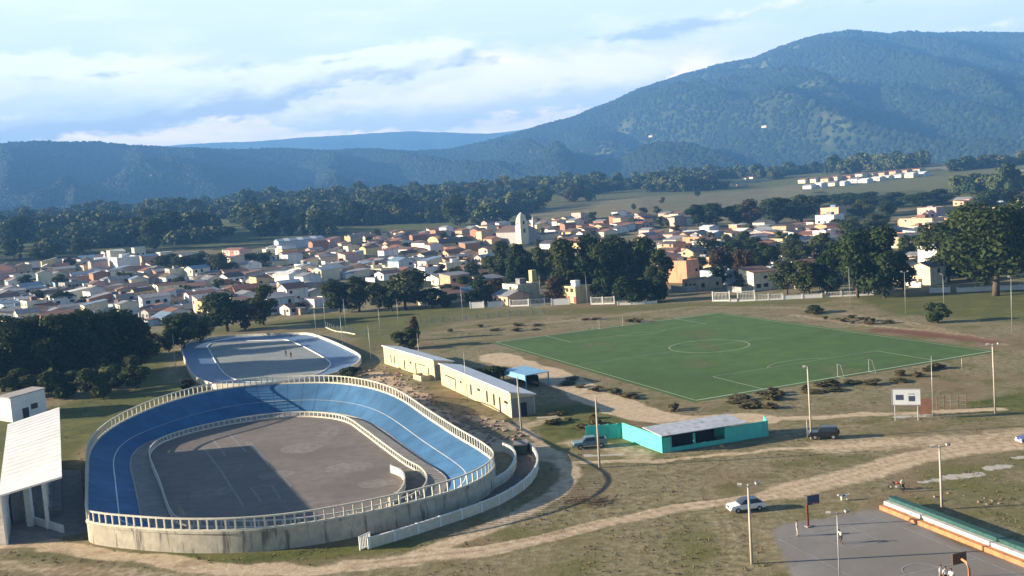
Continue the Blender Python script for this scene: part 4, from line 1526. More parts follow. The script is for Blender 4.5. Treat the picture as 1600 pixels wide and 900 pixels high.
# ------------------------------------------------------------------ vehicles
def car(p, rz_, label, paint, style='car', group=None):
    """nose towards local -x"""
    t = empty({'car': 'car', 'jeep': 'jeep', 'pickup': 'pickup_truck'}[style], p, rz_, label=label, cat={'car': 'car', 'jeep': 'jeep', 'pickup': 'pickup truck'}[style], group=group)
    L_, W_ = {'car': (4.1, 1.66), 'jeep': (4.0, 1.75), 'pickup': (5.1, 1.78)}[style]
    hw_ = W_ / 2
    low = {'car': [(-2.05, .34), (-2.08, .62), (-1.95, .80), (-.95, .94), (1.75, .96), (2.03, .84), (2.05, .36)],
           'jeep': [(-2.0, .45), (-2.0, .95), (-1.9, 1.08), (-.8, 1.12), (1.95, 1.12), (2.0, 1.0), (2.0, .45)],
           'pickup': [(-2.55, .45), (-2.58, .85), (-2.45, 1.0), (-1.3, 1.08), (2.45, 1.08), (2.52, 1.0), (2.52, .45)]}[style]
    cab = {'car': [(-.95, .93), (-.30, 1.42), (1.15, 1.44), (1.80, .95)],
           'jeep': [(-.8, 1.11), (-.45, 1.75), (1.85, 1.78), (1.95, 1.11)],
           'pickup': [(-1.3, 1.07), (-.65, 1.68), (.75, 1.70), (1.0, 1.07)]}[style]
    b_ = MB()
    b_.prism(low, -hw_, hw_)
    o_ = b_.build('body', M[paint], t)
    bv = o_.modifiers.new('bevel', 'BEVEL')
    bv.width = .06
    bv.segments = 2
    # cabin narrower at the top
    n = len(cab)
    vs = []
    for s1 in (-1, 1):
        for x, z in cab:
            vs.append((x, s1 * (hw_ - .04 - (.16 if z > 1.3 else 0)), z))
    fs = [(0, 1, 2, 3), (7, 6, 5, 4)] + [(i, i + 4, (i + 1) % 4 + 4, (i + 1) % 4) for i in range(4)]
    cb = MB()
    cb.add(vs, fs)
    o_ = cb.build('cabin', M[paint], t)
    # panes set just proud of the cabin
    def pane(name, ids, sh):
        P_ = [Vector(vs[i]) for i in ids]
        ce = sum(P_, Vector()) / len(P_)
        nr = (P_[1] - P_[0]).cross(P_[2] - P_[0]).normalized()
        if nr.dot(ce - Vector((.3, 0, 1.0))) < 0: nr = -nr
        P_ = [ce + (p_ - ce) * sh + nr * .012 for p_ in P_]
        m_ = MB()
        m_.add(P_ + [p_ - nr * .02 for p_ in P_], [(0, 1, 2, 3), (7, 6, 5, 4), (0, 4, 5, 1), (1, 5, 6, 2), (2, 6, 7, 3), (3, 7, 4, 0)])
        m_.build(name, M['glass'], t)
    pane('windscreen', (0, 1, 5, 4), .86)
    pane('rear_window', (2, 3, 7, 6), .84)
    pane('side_window', (0, 1, 2, 3), .80)
    pane('side_window', (4, 5, 6, 7), .80)
    xs = {'car': (-1.25, 1.3), 'jeep': (-1.25, 1.25), 'pickup': (-1.6, 1.55)}[style]
    rw = .31 if style == 'car' else .38
    for x in xs:
        for s1 in (-1, 1):
            wh = empty('wheel', (x, s1 * (hw_ - .08), rw))
            wh.parent = t
            MB().tube([(0, -.1, 0), (0, .1, 0)], rw, 16).build('tyre', M['tyre'], wh, False)
            MB().tube([(0, -.115, 0), (0, .115, 0)], rw * .55, 12).build('rim', M['steel'], wh)
    for s1 in (-1, 1):
        q_ = MB().box(-.05, -.16, -.08, .02, .16, .08).build('headlight', M['lamp'], t)
        q_.location = (low[1][0] - .012 + .02, s1 * (hw_ - .3), low[1][1] + .06)
    MB().box(low[0][0] - .09, -hw_ + .04, low[0][1] - .02, low[0][0] + .05, hw_ - .04, low[0][1] + .17).build('bumper', M['carwhite' if style == 'car' else 'cardark'], t)
    if style == 'pickup':
        MB().box(1.15, -hw_ + .12, 1.075, 2.4, hw_ - .12, 1.084).build('load_bed', M['dark'], t)
        mb_ = MB()
        mb_.box(1.05, -hw_, 1.083, 2.5, -hw_ + .1, 1.32).box(1.05, hw_ - .1, 1.083, 2.5, hw_, 1.32).box(2.41, -hw_ + .103, 1.083, 2.5, hw_ - .103, 1.32)
        mb_.build('side_panel', M[paint], t)
    if style == 'jeep':
        MB().tube([(2.0, 0, .95), (2.2, 0, .95)], .34, 14).build('spare_wheel', M['tyre'], t)
    return t


c = car(at(1166, 797), R(8), 'white car with dark roof and windows driving on the dirt road', 'carwhite', 'car')
for q_ in c.children:
    if q_.name.startswith('cabin'): q_.data.materials[0] = M['carblue']
MB().box(-2.10, -.74, .55, -2.07, .74, .72).build('grille', M['cardark'], c)
car(at(1287, 685), R(-12), 'black jeep parked beside the tall concrete floodlight pole', 'cardark', 'jeep')
car(at(922, 699), R(6), 'grey green pickup truck parked before the turquoise boundary wall', 'carteal', 'pickup')
car(at(1615, 691), R(4), 'blue car at the right edge on the broad dirt track', 'carblue2', 'car')
# parked motorcycle
p = at(1401, 765)
t_ = empty('motorcycle', p, R(150), label='dark motorcycle parked beside a standing person near the bleacher end', cat='motorcycle')
for x in (-.65, .65):
    wh = empty('wheel', (x, 0, .3))
    wh.parent = t_
    mb = MB()
    for k in range(14):
        a0, a1 = 2 * math.pi * k / 14, 2 * math.pi * (k + 1) / 14
        mb.tube([(.26 * math.cos(a0), 0, .26 * math.sin(a0)), (.26 * math.cos(a1), 0, .26 * math.sin(a1))], .05, 6)
    mb.build('tyre', M['tyre'], wh)
    MB().tube([(0, -.06, 0), (0, .06, 0)], .1, 8).build('hub', M['steel'], wh)
MB().tube([(-.65, 0, .3), (-.35, 0, .75), (.3, 0, .62), (.65, 0, .3)], .05, 6).build('frame', M['cardark'], t_)
MB().tube([(-.35, 0, .72), (-.1, 0, .86), (.12, 0, .78)], [.08, .15, .1], 8).build('tank', M['redp'], t_, True)
MB().tube([(.08, 0, .80), (.35, 0, .82), (.7, 0, .86)], [.09, .12, .07], 8).build('saddle', M['cardark'], t_, True)
MB().tube([(-.1, 0, .35), (.15, 0, .35)], .16, 8).build('engine', M['steel'], t_)
MB().tube([(-.42, -.33, 1.0), (-.45, 0, .95), (-.42, .33, 1.0)], .025, 6).build('handlebar', M['steel'], t_)
MB().tube([(-.55, 0, .84), (-.46, 0, .84)], .09, 8).build('headlight', M['lamp'], t_)

# ------------------------------------------------------------------ people and a dog
def person(p, rz_, label, shirt, trousers, pose='stand', scale=1., hairm='hair', sleeves=True):
    """one continuous skinned body; local -y is the way the figure faces"""
    t = empty('person', p, rz_, label=label, cat='person')
    lean = 0.
    if pose == 'stand':
        J = dict(pelvis=(0, 0, .95), waist=(0, .01, 1.08), chest=(0, .02, 1.32), neck=(0, .01, 1.47), head=(0, -.01, 1.56), crown=(0, -.01, 1.68),
                 lsh=(.18, .02, 1.40), lel=(.25, .04, 1.13), lwr=(.24, -.06, .90), lha=(.24, -.09, .80),
                 rsh=(-.18, .02, 1.40), rel=(-.25, .04, 1.13), rwr=(-.24, -.06, .90), rha=(-.24, -.09, .80),
                 lhip=(.09, 0, .90), lkn=(.11, -.03, .50), lan=(.12, .02, .09), lto=(.13, -.14, .04),
                 rhip=(-.09, 0, .90), rkn=(-.11, -.03, .50), ran=(-.12, .02, .09), rto=(-.13, -.14, .04))
    elif pose == 'play':       # knees bent, leaning forward, arms out
        J = dict(pelvis=(0, .12, .82), waist=(0, .06, .95), chest=(0, -.08, 1.16), neck=(0, -.16, 1.29), head=(0, -.20, 1.38), crown=(0, -.23, 1.49),
                 lsh=(.18, -.09, 1.24), lel=(.34, -.16, 1.05), lwr=(.36, -.36, .98), lha=(.35, -.45, .96),
                 rsh=(-.18, -.09, 1.24), rel=(-.30, -.02, 1.02), rwr=(-.32, -.20, .86), rha=(-.32, -.28, .82),
                 lhip=(.10, .10, .80), lkn=(.20, -.16, .46), lan=(.22, .06, .09), lto=(.24, -.10, .04),
                 rhip=(-.10, .12, .80), rkn=(-.20, .02, .45), ran=(-.24, .26, .10), rto=(-.25, .12, .04))
    else:                      # walking
        J = dict(pelvis=(0, 0, .94), waist=(0, 0, 1.07), chest=(0, -.02, 1.31), neck=(0, -.03, 1.46), head=(0, -.05, 1.55), crown=(0, -.05, 1.67),
                 lsh=(.18, -.02, 1.39), lel=(.24, .12, 1.13), lwr=(.22, .12, .90), lha=(.21, .10, .81),
                 rsh=(-.18, -.02, 1.39), rel=(-.24, -.04, 1.13), rwr=(-.22, -.24, .98), rha=(-.21, -.32, .94),
                 lhip=(.09, 0, .90), lkn=(.10, -.18, .52), lan=(.10, -.24, .10), lto=(.11, -.40, .06),
                 rhip=(-.09, 0, .90), rkn=(-.10, .05, .49), ran=(-.10, .30, .14), rto=(-.11, .16, .05))
    RD_ = dict(pelvis=.145, waist=.125, chest=.155, neck=.055, head=.085, crown=.075, sh=.065, el=.045, wr=.032, ha=.042, hip=.088, kn=.058, an=.042, to=.036)
    E = [('pelvis', 'waist'), ('waist', 'chest'), ('chest', 'neck'), ('neck', 'head'), ('head', 'crown')]
    for s1 in 'lr':
        E += [('chest', s1 + 'sh'), (s1 + 'sh', s1 + 'el'), (s1 + 'el', s1 + 'wr'), (s1 + 'wr', s1 + 'ha'), ('pelvis', s1 + 'hip'), (s1 + 'hip', s1 + 'kn'), (s1 + 'kn', s1 + 'an'), (s1 + 'an', s1 + 'to')]
    names = list(J)
    me = bpy.data.meshes.new('person_skeleton')
    me.from_pydata([Vector(J[n]) * scale for n in names], [(names.index(a), names.index(b_)) for a, b_ in E], [])
    tmp = bpy.data.objects.new('person_skeleton', me)
    col.objects.link(tmp)
    md = tmp.modifiers.new('skin', 'SKIN')
    md.use_smooth_shade = True
    for i, n in enumerate(names):
        r_ = RD_[n if n in RD_ else n[1:]] * scale
        me.skin_vertices[0].data[i].radius = (r_ * (1.15 if n in ('chest', 'pelvis', 'waist') else 1), r_ * (.8 if n in ('chest', 'pelvis', 'waist') else 1))
        me.skin_vertices[0].data[i].use_root = (n == 'pelvis')
    sb = tmp.modifiers.new('sub', 'SUBSURF')
    sb.levels = sb.render_levels = 2
    dg = bpy.context.evaluated_depsgraph_get()
    bm_ = bpy.data.meshes.new_from_object(tmp.evaluated_get(dg))
    bpy.data.objects.remove(tmp)
    bm_.name = 'body'
    bm_.materials.clear()
    for m_ in ('skin', shirt, trousers, 'tyre'):
        bm_.materials.append(M[m_])
    for pl in bm_.polygons:
        ce = np.array(pl.center) / scale
        best = min(E, key=lambda e: _sd(ce, J[e[0]], J[e[1]]))
        a, b_ = best
        mi = 0
        if b_ in ('waist', 'chest'): mi = 1
        if (a, b_) == ('chest', 'neck'): mi = 1
        if b_[1:] in ('sh',) or (a[1:] == 'sh' and sleeves): mi = 1
        if b_[1:] in ('hip', 'kn') or (b_[1:] == 'an' and sleeves): mi = 2
        if a == 'pelvis' and b_ == 'waist' and ce[2] < J['pelvis'][2] + .02: mi = 2
        if b_[1:] == 'to': mi = 3
        pl.material_index = mi
    link('body', bm_, t)
    hd, cw = Vector(J['head']) * scale, Vector(J['crown']) * scale
    hm = MB()
    vs, fs = [], []
    ce = hd + (cw - hd) * .75
    for i in range(6):
        for k in range(10):
            th, ph = .05 + i * .30, 2 * math.pi * k / 10
            vs.append(ce + Vector((math.sin(th) * math.cos(ph) * .098, math.sin(th) * math.sin(ph) * .108 + .018, math.cos(th) * .10)) * scale)
    for i in range(5):
        for k in range(10):
            fs.append((i * 10 + k, (i + 1) * 10 + k, (i + 1) * 10 + (k + 1) % 10, i * 10 + (k + 1) % 10))
    fs.append(tuple(range(10)))
    hm.add(vs, fs)
    hm.build('hair', M[hairm], t, True)
    return t


def _sd(p, a, b_):
    a, b_ = np.array(a), np.array(b_)
    v = b_ - a
    k = np.clip(((p - a) @ v) / (v @ v + 1e-9), 0, 1)
    return float(np.linalg.norm(p - a - v * k))


person(at(1246, 838), R(70), 'person in long cream clothes standing on the court left of the red hoop post', 'shirtc', 'shirtc')
person(at(1314, 849), R(-60), 'person in white shirt and dark shorts crouching to play on the court', 'shirtw', 'clothd', 'play', 1., 'hair', False)
person(at(1411, 769), R(20), 'person in cream top and dark trousers standing near the far end of the bleacher', 'shirtc', 'clothd')
person(at(447, 557), R(30), 'person in dark clothes on the skating rink, left of two', 'clothd', 'clothd', 'walk')
person(at(455, 560), R(-20), 'person in dark clothes on the skating rink, right and nearer of two', 'clothd', 'clothd', 'stand', 1.05)
person(at(1470, 911), R(40), 'person in white shirt walking at the bottom edge left of the brown hoop board', 'shirtw', 'clothb', 'walk')
person(at(1478, 914), R(10), 'person in white shirt in the middle of three at the bottom edge', 'shirtw', 'clothd', 'stand')
person(at(1487, 917), R(-30), 'person in white shirt nearest the brown hoop board at the bottom edge', 'shirtw', 'clothb', 'walk')
# a white and brown dog
p = at(1319, 782)
t_ = empty('dog', p, R(5), label='white dog with a dark back standing on the dirt left of the bleacher', cat='dog')
me = bpy.data.meshes.new('dog_skeleton')
dv = [(0, 0, .52), (-.3, 0, .54), (-.48, 0, .66), (-.66, 0, .70), (-.80, 0, .66), (.32, 0, .54), (.55, 0, .68), (.70, 0, .80)]
de = [(0, 1), (1, 2), (2, 3), (3, 4), (0, 5), (5, 6), (6, 7)]
dr_ = [.19, .20, .13, .12, .07, .17, .035, .025]
for root, xk, xh, xf in ((1, -.30, -.30, -.33), (5, .27, .42, .36)):
    for s1 in (-1, 1):
        b0_ = len(dv)
        dv += [(xk, s1 * .1, .40), (xh, s1 * .11, .20), (xf, s1 * .11, .03)]
        de += [(root, b0_), (b0_, b0_ + 1), (b0_ + 1, b0_ + 2)]
        dr_ += [.09, .055, .045]
me.from_pydata(dv, de, [])
tmp = bpy.data.objects.new('dog_skeleton', me)
col.objects.link(tmp)
md = tmp.modifiers.new('skin', 'SKIN')
for i, r_ in enumerate(dr_):
    me.skin_vertices[0].data[i].radius = (r_, r_)
    me.skin_vertices[0].data[i].use_root = (i == 0)
sb = tmp.modifiers.new('sub', 'SUBSURF')
sb.levels = sb.render_levels = 2
bm_ = bpy.data.meshes.new_from_object(tmp.evaluated_get(bpy.context.evaluated_depsgraph_get()))
bpy.data.objects.remove(tmp)
bm_.materials.clear()
bm_.materials.append(M['carwhite'])
bm_.materials.append(M['brown'])
for pl in bm_.polygons:
    pl.material_index = 1 if (-.14 < pl.center[0] < .12 and pl.center[2] > .55) else 0
link('body', bm_, t_)
for s1 in (-1, 1):
    MB().add([(-.60, s1 * .05, .76), (-.66, s1 * .06, .76), (-.63, s1 * .10, .66), (-.62, s1 * .07, .80)], [(0, 1, 2), (0, 3, 1), (1, 3, 2), (2, 3, 0)]).build('ear', M['brown'], t_)

# ------------------------------------------------------------------ labels that tell many alike things apart
LANDMARKS = [('the church tower', 820, 358), ('the orange block', 1067, 425), ('the arched yellow hall', 705, 382), ('the pink school', 370, 395),
             ('the blue roofed hall', 465, 378), ('the huge tree', 1550, 400), ('the dark tree cluster', 110, 560),
             ('the rink tree', 355, 490), ('the broad dome tree', 545, 465), ('the red-yellow house', 900, 452),
             ('the long peach house', 1440, 338), ('the tall white house', 1297, 342), ('the chimney house', 815, 445), ('the white slab house', 195, 398),
             ('the dry field', 1000, 318), ('the pale house row', 1330, 278), ('the white corner house', 1463, 425), ('the orange corner house', 95, 500)]
ORD = ['', 'first', 'second', 'third', 'fourth', 'fifth', 'sixth', 'seventh', 'eighth', 'ninth', 'tenth', 'eleventh', 'twelfth', 'thirteenth', 'fourteenth',
       'fifteenth', 'sixteenth', 'seventeenth', 'eighteenth', 'nineteenth', 'twentieth']
CNT = ['', 'one', 'two', 'three', 'four', 'five', 'six', 'seven', 'eight', 'nine', 'ten', 'eleven', 'twelve', 'thirteen', 'fourteen', 'fifteen', 'sixteen', 'seventeen', 'eighteen', 'nineteen', 'twenty']
_pend = []


def relation(px, py):
    nm, lx, ly = min(LANDMARKS, key=lambda l: math.hypot(px - l[1], (py - l[2]) * 2.2))
    dx, dy = px - lx, (py - ly) * 2.2
    if abs(dx) > abs(dy): return ('left of ' if dx < 0 else 'right of ') + nm
    return ('behind ' if dy < 0 else 'in front of ') + nm


def pend(o, one, many, px, py):
    _pend.append((o, one, many, relation(px, py), px))


def finish_labels():
    d = {}
    for e in _pend: d.setdefault((e[1], e[2], e[3]), []).append(e)
    for (one, many, rel), L in d.items():
        L.sort(key=lambda e: e[4])
        n = len(L)
        for k, e in enumerate(L):
            if n > 1 and len(many.split()) + len(rel.split()) > 10:
                many_, cnt_ = many, ''
            else:
                many_, cnt_ = many, CNT[min(n, 20)] + ' '
            if n == 1: e[0]['label'] = f'{one} {rel}'
            elif k == 0: e[0]['label'] = f'leftmost of the {cnt_}{many} {rel}'
            elif k == n - 1: e[0]['label'] = f'rightmost of the {cnt_}{many} {rel}'
            elif k < 20: e[0]['label'] = f'{ORD[k + 1]} from left of {cnt_}{many} {rel}'
            else: e[0]['label'] = f'{ORD[min(n - k, 20)]} from right of {many} {rel}'


# ------------------------------------------------------------------ the town
WALLS = dict(cream=(.72, .64, .46), white=(.74, .73, .70), yellow=(.66, .52, .26), peach=(.68, .43, .29), orange=(.70, .34, .20), grey=(.34, .33, .32), pink=(.60, .40, .36), tan=(.48, .36, .24), brick=(.40, .20, .13), bluish=(.44, .54, .62))
ROOFS = dict(grey=(.23, .235, .25), rusty=(.20, .105, .07), tiled=(.22, .10, .065), white=(.66, .66, .64), bluish=(.16, .24, .34), brown=(.13, .09, .07), dark=(.07, .07, .08))
WM = {k: mat('house wall ' + k, v, .85, .08, .6, stain=tuple(c_ * .62 for c_ in v)) for k, v in WALLS.items()}
RM = {k: mat('house roof ' + k, v, .7, .22, .5, stain=tuple(c_ * .6 for c_ in v)) for k, v in ROOFS.items()}
win_me = MB().box(-.03, -.7, -.65, .03, .7, .65).mesh('window', M['dark'])
door_me = MB().box(-.03, -.7, 0, .03, .7, 2.2).mesh('door', M['brown'])


def house(p, rz_, L_, W_, h, rtype, wc, rc_, nwin=3, name='house', slope=.30, parapet=.35, extra=False):
    """local x is the ridge; the gable end at -x faces the low sun"""
    t = empty(name, p, rz_)
    x, y = L_ / 2, W_ / 2
    b_ = MB()
    base = -1.2
    if rtype == 'gable':
        k = h + y * slope
        b_.add([(-x, -y, base), (x, -y, base), (x, y, base), (-x, y, base), (-x, -y, h), (x, -y, h), (x, y, h), (-x, y, h), (-x, 0, k), (x, 0, k)],
               [(0, 1, 5, 4), (1, 2, 6, 9, 5), (2, 3, 7, 6), (3, 0, 4, 8, 7)])
        e, th, ov = .45, .14, .35
        r_ = MB()
        for s1 in (-1, 1):
            z0 = h - e * slope + .03
            P_ = [(-x - ov, s1 * (y + e), z0), (x + ov, s1 * (y + e), z0), (x + ov, 0, k + .03), (-x - ov, 0, k + .03)]
            P2 = [(a, b2, z + th) for a, b2, z in P_]
            fs = [(0, 1, 2, 3), (7, 6, 5, 4), (0, 4, 5, 1), (1, 5, 6, 2), (3, 7, 4, 0)]
            r_.add(P_ + P2, fs if s1 > 0 else [f_[::-1] for f_ in fs])
    elif rtype == 'shed':
        h2 = h + W_ * slope * .45
        b_.add([(-x, -y, base), (x, -y, base), (x, y, base), (-x, y, base), (-x, -y, h), (x, -y, h), (x, y, h2), (-x, y, h2)],
               [(0, 1, 5, 4), (1, 2, 6, 5), (2, 3, 7, 6), (3, 0, 4, 7)])
        r_ = MB()
        dz_ = slope * .45 * .4
        P_ = [(-x - .35, -y - .4, h - dz_ + .03), (x + .35, -y - .4, h - dz_ + .03), (x + .35, y + .4, h2 + dz_ + .03), (-x - .35, y + .4, h2 + dz_ + .03)]
        r_.add(P_ + [(a, b2, z + .13) for a, b2, z in P_], [(3, 2, 1, 0), (4, 5, 6, 7), (0, 1, 5, 4), (1, 2, 6, 5), (2, 3, 7, 6), (3, 0, 4, 7)])
    else:
        b_.add([(-x, -y, base), (x, -y, base), (x, y, base), (-x, y, base), (-x, -y, h), (x, -y, h), (x, y, h), (-x, y, h)],
               [(0, 1, 5, 4), (1, 2, 6, 5), (2, 3, 7, 6), (3, 0, 4, 7)])
        for x0, y0, x1, y1 in ((-x, -y, x, -y + .15), (-x, y - .15, x, y), (-x, -y + .152, -x + .15, y - .152), (x - .15, -y + .152, x, y - .152)):
            b_.box(x0, y0, h, x1, y1, h + parapet)
        r_ = MB()
        r_.box(-x + .153, -y + .153, h - .1, x - .153, y - .153, h + .06)
        if h > 4.5 or random.random() < .35:       # a roof tank and stair head
            r_.box(-x * .2, -y * .3, h + .063, x * .35, y * .3, h + random.uniform(1.1, 2.1))
    b_.build('wall', WM[wc], t)
    r_.build('roof', RM[rc_], t)
    if extra and random.random() < .6:          # a lower wing built on to the house
        s1 = random.choice((-1, 1))
        wx_, wd_ = random.uniform(.3, .6) * L_, random.uniform(3, 5)
        xo = random.uniform(-x, x - wx_)
        ya, yb = sorted((s1 * (y + .003), s1 * (y + wd_)))
        MB().box(xo, ya, base, xo + wx_, yb, 2.3).build('annex', WM[random.choice((wc, 'grey', 'white', 'tan'))], t)
        m_ = MB()
        zi, zo = 2.75, 2.32
        za, zb = (zo, zi) if s1 < 0 else (zi, zo)
        P_ = [(xo - .2, ya - (.3 if s1 < 0 else 0), za), (xo + wx_ + .2, ya - (.3 if s1 < 0 else 0), za), (xo + wx_ + .2, yb + (.3 if s1 > 0 else 0), zb), (xo - .2, yb + (.3 if s1 > 0 else 0), zb)]
        m_.add(P_ + [(a, b2, z + .1) for a, b2, z in P_], [(3, 2, 1, 0), (4, 5, 6, 7), (0, 1, 5, 4), (1, 2, 6, 5), (2, 3, 7, 6), (3, 0, 4, 7)])
        m_.build('annex_roof', RM[random.choice(('grey', 'rusty', 'white', 'grey', 'bluish'))], t)
    if extra and random.random() < .5:          # a yard wall
        s1 = random.choice((-1, 1))
        m_ = MB()
        m_.box(-x - 5, s1 * (y - .6) - .08, base, -x - .003, s1 * (y - .6) + .08, 1.9)
        m_.box(-x - 5.16, -y, base, -x - 5.003, y, 1.9)
        m_.build('yard_wall', WM[random.choice(('white', 'cream', 'grey', 'tan', 'white'))], t)
    fl_ = 2 if h > 4.6 else 1
    slots = []
    for s1 in range(fl_):
        z = 1.65 + s1 * 2.75
        slots += [(-x - .015, yy, z, 0.) for yy in (-y * .55, y * .5)] + [(xx, -y - .015, z, math.pi / 2) for xx in (-x * .6, x * .05, x * .6)]
    random.shuffle(slots)
    for sl in slots[:nwin]:
        q_ = link('window', win_me, t)
        q_.location = sl[:3]
        q_.rotation_euler.z = sl[3]
        q_.scale = (1, random.uniform(.8, 1.4), random.uniform(.8, 1.2))
    if nwin > 2:
        q_ = link('door', door_me, t)
        q_.location = (-x - .02, -y * .02, 0) if random.random() < .5 else (-x * .25, -y - .02, 0)
        q_.rotation_euler.z = 0 if q_.location.x < -x else math.pi / 2
    return t


HG = 'houses of the town'
placed = []


def put_house(px, py, rz_, L_, W_, h, rtype, wc, rc_, nwin, label=None, cat='house', name='house', slope=.3):
    p = gt(px, py)
    t = house(p, rz_, L_, W_, h, rtype, wc, rc_, nwin, name, slope)
    t['category'] = cat
    t['group'] = HG if cat == 'house' else 'larger buildings of the town'
    placed.append((p[0], p[1], max(L_, W_) * .5))
    if label: t['label'] = label
    return t


# buildings one can pick out
Z0 = .5
put_house(1067, 440, R(46), 8.5, 9.8, 8.2, 'flat', 'orange', 'dark', 1, 'tall plain orange block with almost no windows facing the pitch', 'building', 'apartment_block')
t = put_house(705, 391, R(35), 26, 13, 5.2, 'gable', 'yellow', 'brown', 2, 'yellow hall with arched front gable in the middle of the town', 'hall', 'hall', .42)
b = MB()                                                   # its arched pediment
pts_ = [(-7.6, 4.2)] + [(7.6 * math.cos(a), 5.4 + 4.6 * math.sin(a)) for a in np.linspace(math.pi, 0, 15)] + [(7.6, 4.2)]
b.add([(-13.5, y_, z_) for y_, z_ in pts_] + [(-13.2, y_, z_) for y_, z_ in pts_],
      [tuple(range(len(pts_))), tuple(range(2 * len(pts_) - 1, len(pts_) - 1, -1))] + [(i, i + len(pts_), (i + 1) % len(pts_) + len(pts_), (i + 1) % len(pts_)) for i in range(len(pts_))])
b.build('pediment', WM['yellow'], t)
t = put_house(372, 404, R(-58), 34, 8, 6.0, 'gable', 'pink', 'tiled', 8, 'long two storey pink school with tiled roof and red stair panels', 'school', 'school')
for xx in (-3.0, 2.0):
    MB().box(xx, -4.08, 0, xx + 2.4, -4.005, 5.9).build('stair_panel', M['redp'], t)
t = put_house(468, 386, R(24), 34, 17, 5.5, 'gable', 'bluish', 'bluish', 1, 'wide hall with blue and white sheet roof behind the left town', 'hall', 'hall', .2)
for k in (-1, 0, 1):
    b = MB()
    for s1 in (-1, 1):
        b.add([(k * 10 - 2, s1 * 8.9, 5.62), (k * 10 + 2, s1 * 8.9, 5.62), (k * 10 + 2, s1 * .1, 7.42), (k * 10 - 2, s1 * .1, 7.42), (k * 10 - 2, s1 * 8.9, 5.66), (k * 10 + 2, s1 * 8.9, 5.66), (k * 10 + 2, s1 * .1, 7.46), (k * 10 - 2, s1 * .1, 7.46)],
              [(4, 5, 6, 7), (0, 1, 5, 4), (1, 2, 6, 5), (2, 3, 7, 6), (3, 0, 4, 7)])
    b.build('roof_panel', M['roofw'], t)
t = put_house(900, 471, R(-60), 10.5, 7.0, 5.4, 'flat', 'yellow', 'white', 6, 'two storey yellow house with red lower doors beside the white fence', 'house')
for yy in (-2.0, .2, 2.2):
    MB().box(-5.31, yy, .1, -5.255, yy + 1.2, 2.3).build('door', M['redp'], t)
    MB().box(yy * 1.8, -3.56, .1, yy * 1.8 + 1.5, -3.505, 2.3).build('door', M['redp'], t)
t = put_house(815, 467, R(-62), 12, 9, 5.6, 'flat', 'cream', 'grey', 5, 'two storey cream house with a narrow chimney tower behind it', 'house')
MB().box(-1.5, 4.6, -1, .8, 6.6, 10.2).build('tower', WM['yellow'], t)
put_house(1297, 357, R(-55), 14, 10, 8.4, 'flat', 'white', 'grey', 7, 'tall white house with two dark windows among the right hand town', 'house')
put_house(1303, 338, R(-55), 16, 10, 6.4, 'flat', 'peach', 'bluish', 3, 'peach and blue house just behind the tall white house', 'house')
put_house(1440, 355, R(-58), 22, 11, 5.2, 'flat', 'peach', 'tiled', 4, 'long peach house with rusty roof edge left of the huge tree', 'house')
put_house(1455, 340, R(-58), 14, 9, 6.5, 'flat', 'pink', 'grey', 3, 'pale pink house behind the long peach house', 'house')
put_house(1466, 434, R(-60), 9.5, 8, 6.2, 'flat', 'white', 'bluish', 4, 'white two storey house beside the crown of the huge tree', 'house')
put_house(1460, 424, R(-60), 8, 7, 9, 'flat', 'white', 'grey', 2, 'tall narrow white block behind the white house by the huge tree', 'house')
put_house(195, 420, R(-55), 22, 14, 7.5, 'flat', 'white', 'white', 4, 'white slab house with bright flat roof standing above the left town', 'house')
put_house(92, 516, R(36), 11, 9, 5.6, 'shed', 'orange', 'rusty', 3, 'orange corner house just behind the dark tree cluster', 'house')
put_house(1127, 442, R(-58), 14, 8, 4.6, 'flat', 'bluish', 'grey', 4, 'pale blue house right of the orange block', 'house')
put_house(1193, 440, R(-60), 11, 6, 3.4, 'shed', 'cream', 'white', 2, 'open shed with bright cream roof right of the pale blue house', 'house')
put_house(735, 466, R(30), 12, 9, 3.2, 'gable', 'bluish', 'bluish', 2, 'house with pale blue sheet roof left of the cream chimney house', 'house')
put_house(765, 452, R(38), 11, 8, 4.6, 'shed', 'peach', 'grey', 1, 'orange walled house with grey roof behind the white wall panels', 'house')
# church with tower
p = gt(822, 381)
t = empty('church', p, R(32), label='white church with tall pointed tower in the middle of the town', cat='church')
MB().prism([(-2, -2), (-2, 8.5), (5.2, 12), (12.4, 8.5), (12.4, -2)], 4, 34).build('nave', WM['grey'], t)
b = MB()
for s1 in (-1, 1):
    P_ = [(5.2 + s1 * 8.0, 3.6, 8.15), (5.2 + s1 * 8.0, 34.4, 8.15), (5.2, 34.4, 12.05), (5.2, 3.6, 12.05)]
    b.add(P_ + [(a, b2, z + .2) for a, b2, z in P_], [(0, 1, 2, 3), (7, 6, 5, 4), (0, 4, 5, 1), (1, 5, 6, 2), (3, 7, 4, 0)])
b.build('roof', RM['brown'], t)
b = MB()
lv = [(3.1, -2), (3.1, 11.5), (3.25, 11.55), (3.25, 12.0), (2.85, 12.05), (2.7, 15.0), (2.3, 17.4), (1.5, 19.4), (.5, 20.8), (.05, 21.3)]
vs, fs = [], []
for r_, z in lv:
    vs += [(-2.5 - r_, -r_, z), (-2.5 + r_, -r_, z), (-2.5 + r_, r_, z), (-2.5 - r_, r_, z)]
for i in range(len(lv) - 1):
    for k in range(4):
        fs.append((i * 4 + k, i * 4 + (k + 1) % 4, (i + 1) * 4 + (k + 1) % 4, (i + 1) * 4 + k))
b.add(vs, fs)
b.build('tower', WM['cream'], t)
for y_, z_ in ((-3.12, 9), (-2.76, 14.0)):
    MB().box(-3.2, y_ - .03, z_ - 1.4, -1.8, y_ + .1, z_ + 1.4).build('window', M['dark'], t)
MB().box(-5.28, -.7, 12.6, -4.9, .7, 14.8).build('window', M['dark'], t)
b = MB()
